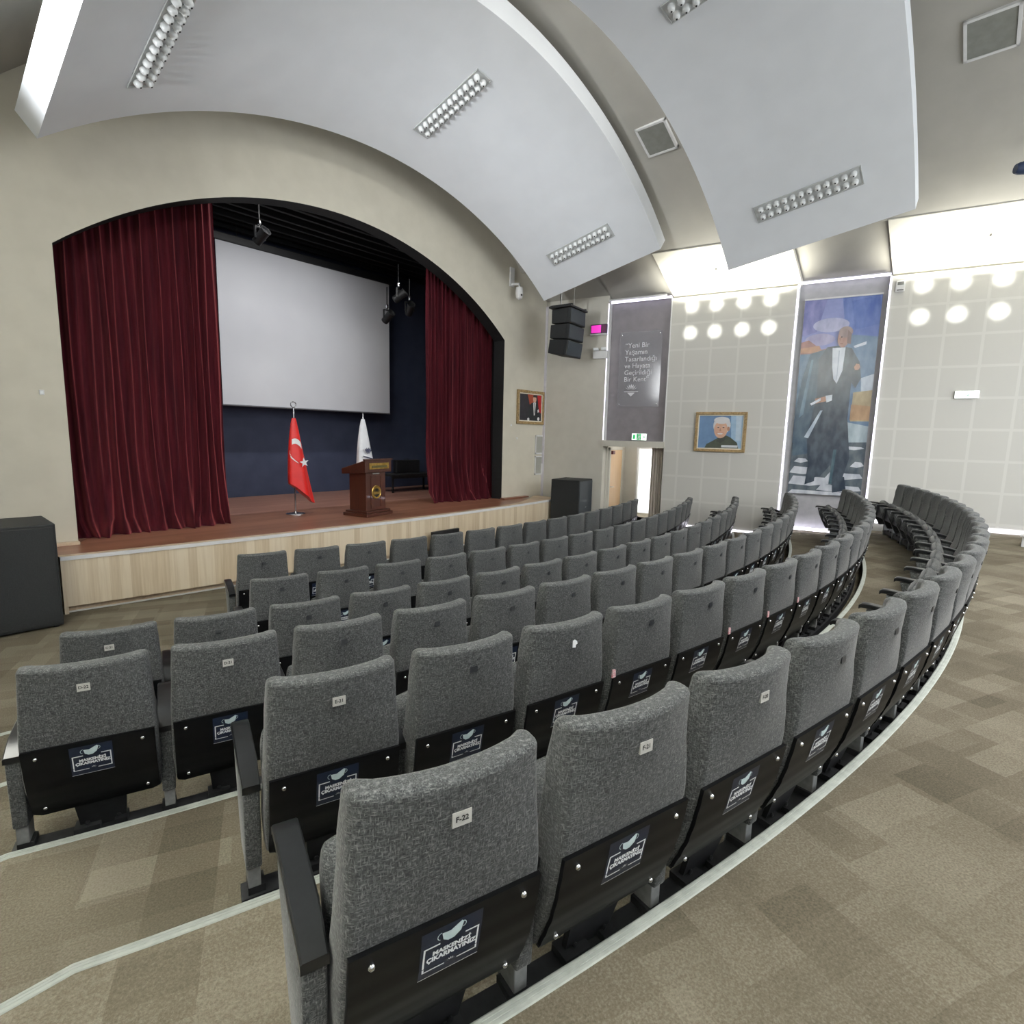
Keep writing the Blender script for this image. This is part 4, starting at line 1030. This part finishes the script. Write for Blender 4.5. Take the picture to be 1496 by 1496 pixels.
def chair(row, i):
    cx, cy, R, a0, fz, N = ROWS[row]
    th = a0+i*PITCH/R
    q = (cx+R*sin(th), cy-R*cos(th), fz)
    if i == 0: w = 'at the left end of %s' % ROWN[row]
    elif i == N-1: w = 'at the right wall end of %s' % ROWN[row]
    else: w = '%s from the left in %s' % (ORD[i], ROWN[row])
    lab = 'grey auditorium seat '+w
    if (row, i) in PLATES and row != 'C': lab = 'grey seat with %s plate, %s' % (PLATES[(row, i)], w)
    t = thing('auditorium_chair', lab, 'chair', q, th, 'grey auditorium chairs in curved rows')
    link('backrest', M_BACK, t)
    b = link('back_board', M_BOARD, t)
    for x in (-.19, .19):
        for z in (.283, .56):
            link('bolt', M_BOLT, b, (x, rear_at(x, z)-.013, z))
    s = link('notice_sticker', M_STK, b)
    link('printed_frame', me_pr, s); link('lettering', me_tx, s); link('mask_picture', me_mk, s)
    link('seat', M_SEAT, t); link('seat_pan', M_PAN, t)
    for x in ((-.275, .275) if i == N-1 else (-.275,)):
        x_ = x-.012 if i == 0 else x
        link('arm_panel', M_AP, t, (x_, 0, 0)); link('armrest', M_ARM, t, (x_, 0, 0)); link('leg', M_LEG, t, (x_, 0, 0))
    link('bracket', M_BRK, t)
    if (row, i) in PLATES:
        p = link('number_plate', M_PLATE, t)
        s_ = PLATES[(row, i)]
        m = text_mesh(s_, .0175, INK, 'CENTER', 1, .0005); m.transform(Matrix.Translation((0, rear_at(0, ZL)-.0042, ZL)))
        link('lettering', m, p)
    elif (row, i) == ('E', 2): link('torn_label', M_TORN, t)
    else: link('number_patch', M_DARK, t)
    if (row, i) in (('E', 3), ('E', 5), ('E', 6), ('E', 7)): link('side_tag', M_TAG, t)
    return t
for row in 'ABCDEF':
    cx, cy, R, a0, fz, N = ROWS[row]
    for i in range(N): chair(row, i)
    # steel mounting rail under the row
    rb = MB(); rings = []
    aa = a0-.335/R; ab = a0+((N-1)*PITCH+.335)/R; n = N*3
    for k in range(n+1):
        th = aa+(ab-aa)*k/n; ring = []
        for d, z in ((.105, .03), (.115, .085), (.20, .09), (.205, .03)):
            r = R-d; ring.append((cx+r*sin(th), cy-r*cos(th), fz+z))
        rings.append(ring)
    rb.loft(rings, True)
    for k in range(N):
        th = a0+(k-.22)*PITCH/R
        M = Matrix.Translation((cx+(R-.183)*sin(th), cy-(R-.183)*cos(th), fz)) @ Matrix.Rotation(th, 4, 'Z')
        rb.box(-.03, .03, -.03, .03, 0, .04, M=M)
        for dx, w_ in ((-.16, .03), (.06, .05), (.19, .025)): rb.box(dx-w_, dx+w_, -.055, .02, .08, .115, M=M)
    tag(obj('seat_rail', rb, BLACKM, smooth=False), 'black steel rail that carries %s of seats' % ROWN[row], 'seat rail', 'rails under the seat rows')

# ------------------------------------------------------------------ lights
def area(name, loc, target, sx, sy_, power, col=(1, 1, 1), spread=PI):
    d = bpy.data.lights.new(name, 'AREA'); d.shape = 'RECTANGLE'; d.size = sx; d.size_y = sy_; d.energy = power; d.color = col; d.spread = spread
    o = bpy.data.objects.new(name, d); COL.objects.link(o); o.location = loc
    o.rotation_euler = (Vector(target)-Vector(loc)).to_track_quat('-Z', 'Y').to_euler(); return o
# added broad fill at the open rear of the hall, behind the camera
area('rear_fill', (8.2, -5.2, 4.2), (8.2, 4, 1.0), 9, 3.6, 250, (.95, .98, 1))
# added overhead fill out of view, brightens floor and seat tops
area('rear_top_fill', (6.0, -2.0, 6.7), (6.6, 0, 0), 6, 1.2, 235, (1, .99, .96), math.radians(130))
# added fill hidden above the second curved panel, aimed at the stage
area('vault_fill', (5.8, 3.5, 7.42), (5.7, 8.2, 4.2), 6.5, .35, 45, (1, .99, .95))
# cove lights washing the soffits, both sides
for y0, y1 in ((5.7, 3.5), (1.75, -2.2)):
    ym = (y0+y1)/2
    p = wall_pt(ym, 5.0, .38); tg = wall_pt(ym, 5.75, .55)
    o = area('cove_light', p, tg, abs(y0-y1), .08, 62*abs(y0-y1)/2.2, (1, .97, .86), math.radians(120))
    o.rotation_euler = Vector((-.12, 0, 1)).to_track_quat('-Z', 'Y').to_euler(); 
    o.rotation_euler = (Matrix.Rotation(WA, 3, 'Z') @ Matrix.Rotation(PI-.12, 3, 'X')).to_euler()
    q = (11.2-p.x, p.y, p.z)
    o2 = area('cove_light', q, q, abs(y0-y1), .08, 240*abs(y0-y1)/2.2, (.96, .98, 1), math.radians(150))
    o2.rotation_euler = (Matrix.Rotation(-WA, 3, 'Z') @ Matrix.Rotation(PI-.5, 3, 'X')).to_euler()
# narrow floodlight beams that make the grid of bright spots on the acoustic wall
def spot(loc, tgt, power, deg, col=(1, 1, .93)):
    d = bpy.data.lights.new('flood_beam', 'SPOT'); d.energy = power; d.spot_size = math.radians(deg); d.spot_blend = 1; d.shadow_soft_size = .02; d.color = col
    o = bpy.data.objects.new('flood_beam', d); COL.objects.link(o); o.location = loc
    o.rotation_euler = (Vector(tgt)-Vector(loc)).to_track_quat('-Z', 'Y').to_euler()
for ys_ in ((5.385, 4.885, 4.35, 3.845), (1.38, .848, .285, -.27)):
    for y in ys_:
        for z in (5.09, 4.53):
            spot(wall_pt(y, z+.1, 1.15), wall_pt(y, z, 0), 80, 18.5)
# added unseen beam that whitens the first curved panel's left end face
area('left_end_fill', (-.62, 6.7, 4.95), (1.25, 6.7, 5.55), .4, 2.0, 62, (.95, .98, 1), math.radians(60))
# added fill for screen and stage floor, hidden behind the arch head
area('stage_fill', (5.6, 9.27, 6.25), (5.8, 11.4, 1.2), 3.6, .1, 75, (1, .98, .95), math.radians(140))
# added unseen fill that brightens the lobby from above
area('lobby_fill', tuple(Vector((11.488, 7.2, 2.45))+Vector((.9787, .2055, 0))*.8+Vector((.2055, -.9787, 0))*.8), tuple(Vector((11.488, 7.2, 0))+Vector((.9787, .2055, 0))*.8+Vector((.2055, -.9787, 0))*.8), .8, .8, 9, (1, .96, .9))
# light in the corridor beyond the lobby
area('corridor_daylight', tuple(Vector((11.488, 7.2, 1.5))+Vector((.9787, .2055, 0))*2.1+Vector((.2055, -.9787, 0))*.7), tuple(Vector((11.488, 7.2, 1.2))+Vector((.9787, .2055, 0))*3.3+Vector((.2055, -.9787, 0))*.6), .9, 1.6, 60, (1, .99, .97))
w = bpy.data.worlds.new('World'); sc.world = w; w.use_nodes = True
w.node_tree.nodes['Background'].inputs[0].default_value = (.90, .95, 1, 1); w.node_tree.nodes['Background'].inputs[1].default_value = .75

# ------------------------------------------------------------------ camera
cam = bpy.data.cameras.new('camera'); co = bpy.data.objects.new('camera', cam); COL.objects.link(co)
cam.sensor_width = 36; cam.lens = 36*797.79/1496; cam.clip_start = .05
fwd = Vector((.74189, .656069, -.138461)); right = Vector((.664714, -.746732, .023382))
fwd.normalize(); right = (right-fwd*right.dot(fwd)).normalized(); up = right.cross(fwd)
R_ = Matrix((right, up, -fwd)).transposed().to_4x4(); R_.translation = (0, 0, 2.2); co.matrix_world = R_
sc.camera = co
vs = sc.view_settings; vs.view_transform = 'Standard'; vs.look = 'None'; vs.gamma = 1; vs.use_curve_mapping = False; vs.exposure = .5
sc.cycles.max_bounces = 6; sc.cycles.diffuse_bounces = 4; sc.cycles.glossy_bounces = 3; sc.cycles.caustics_reflective = False; sc.cycles.caustics_refractive = False
sc.cycles.sample_clamp_indirect = 6; sc.cycles.use_denoising = True
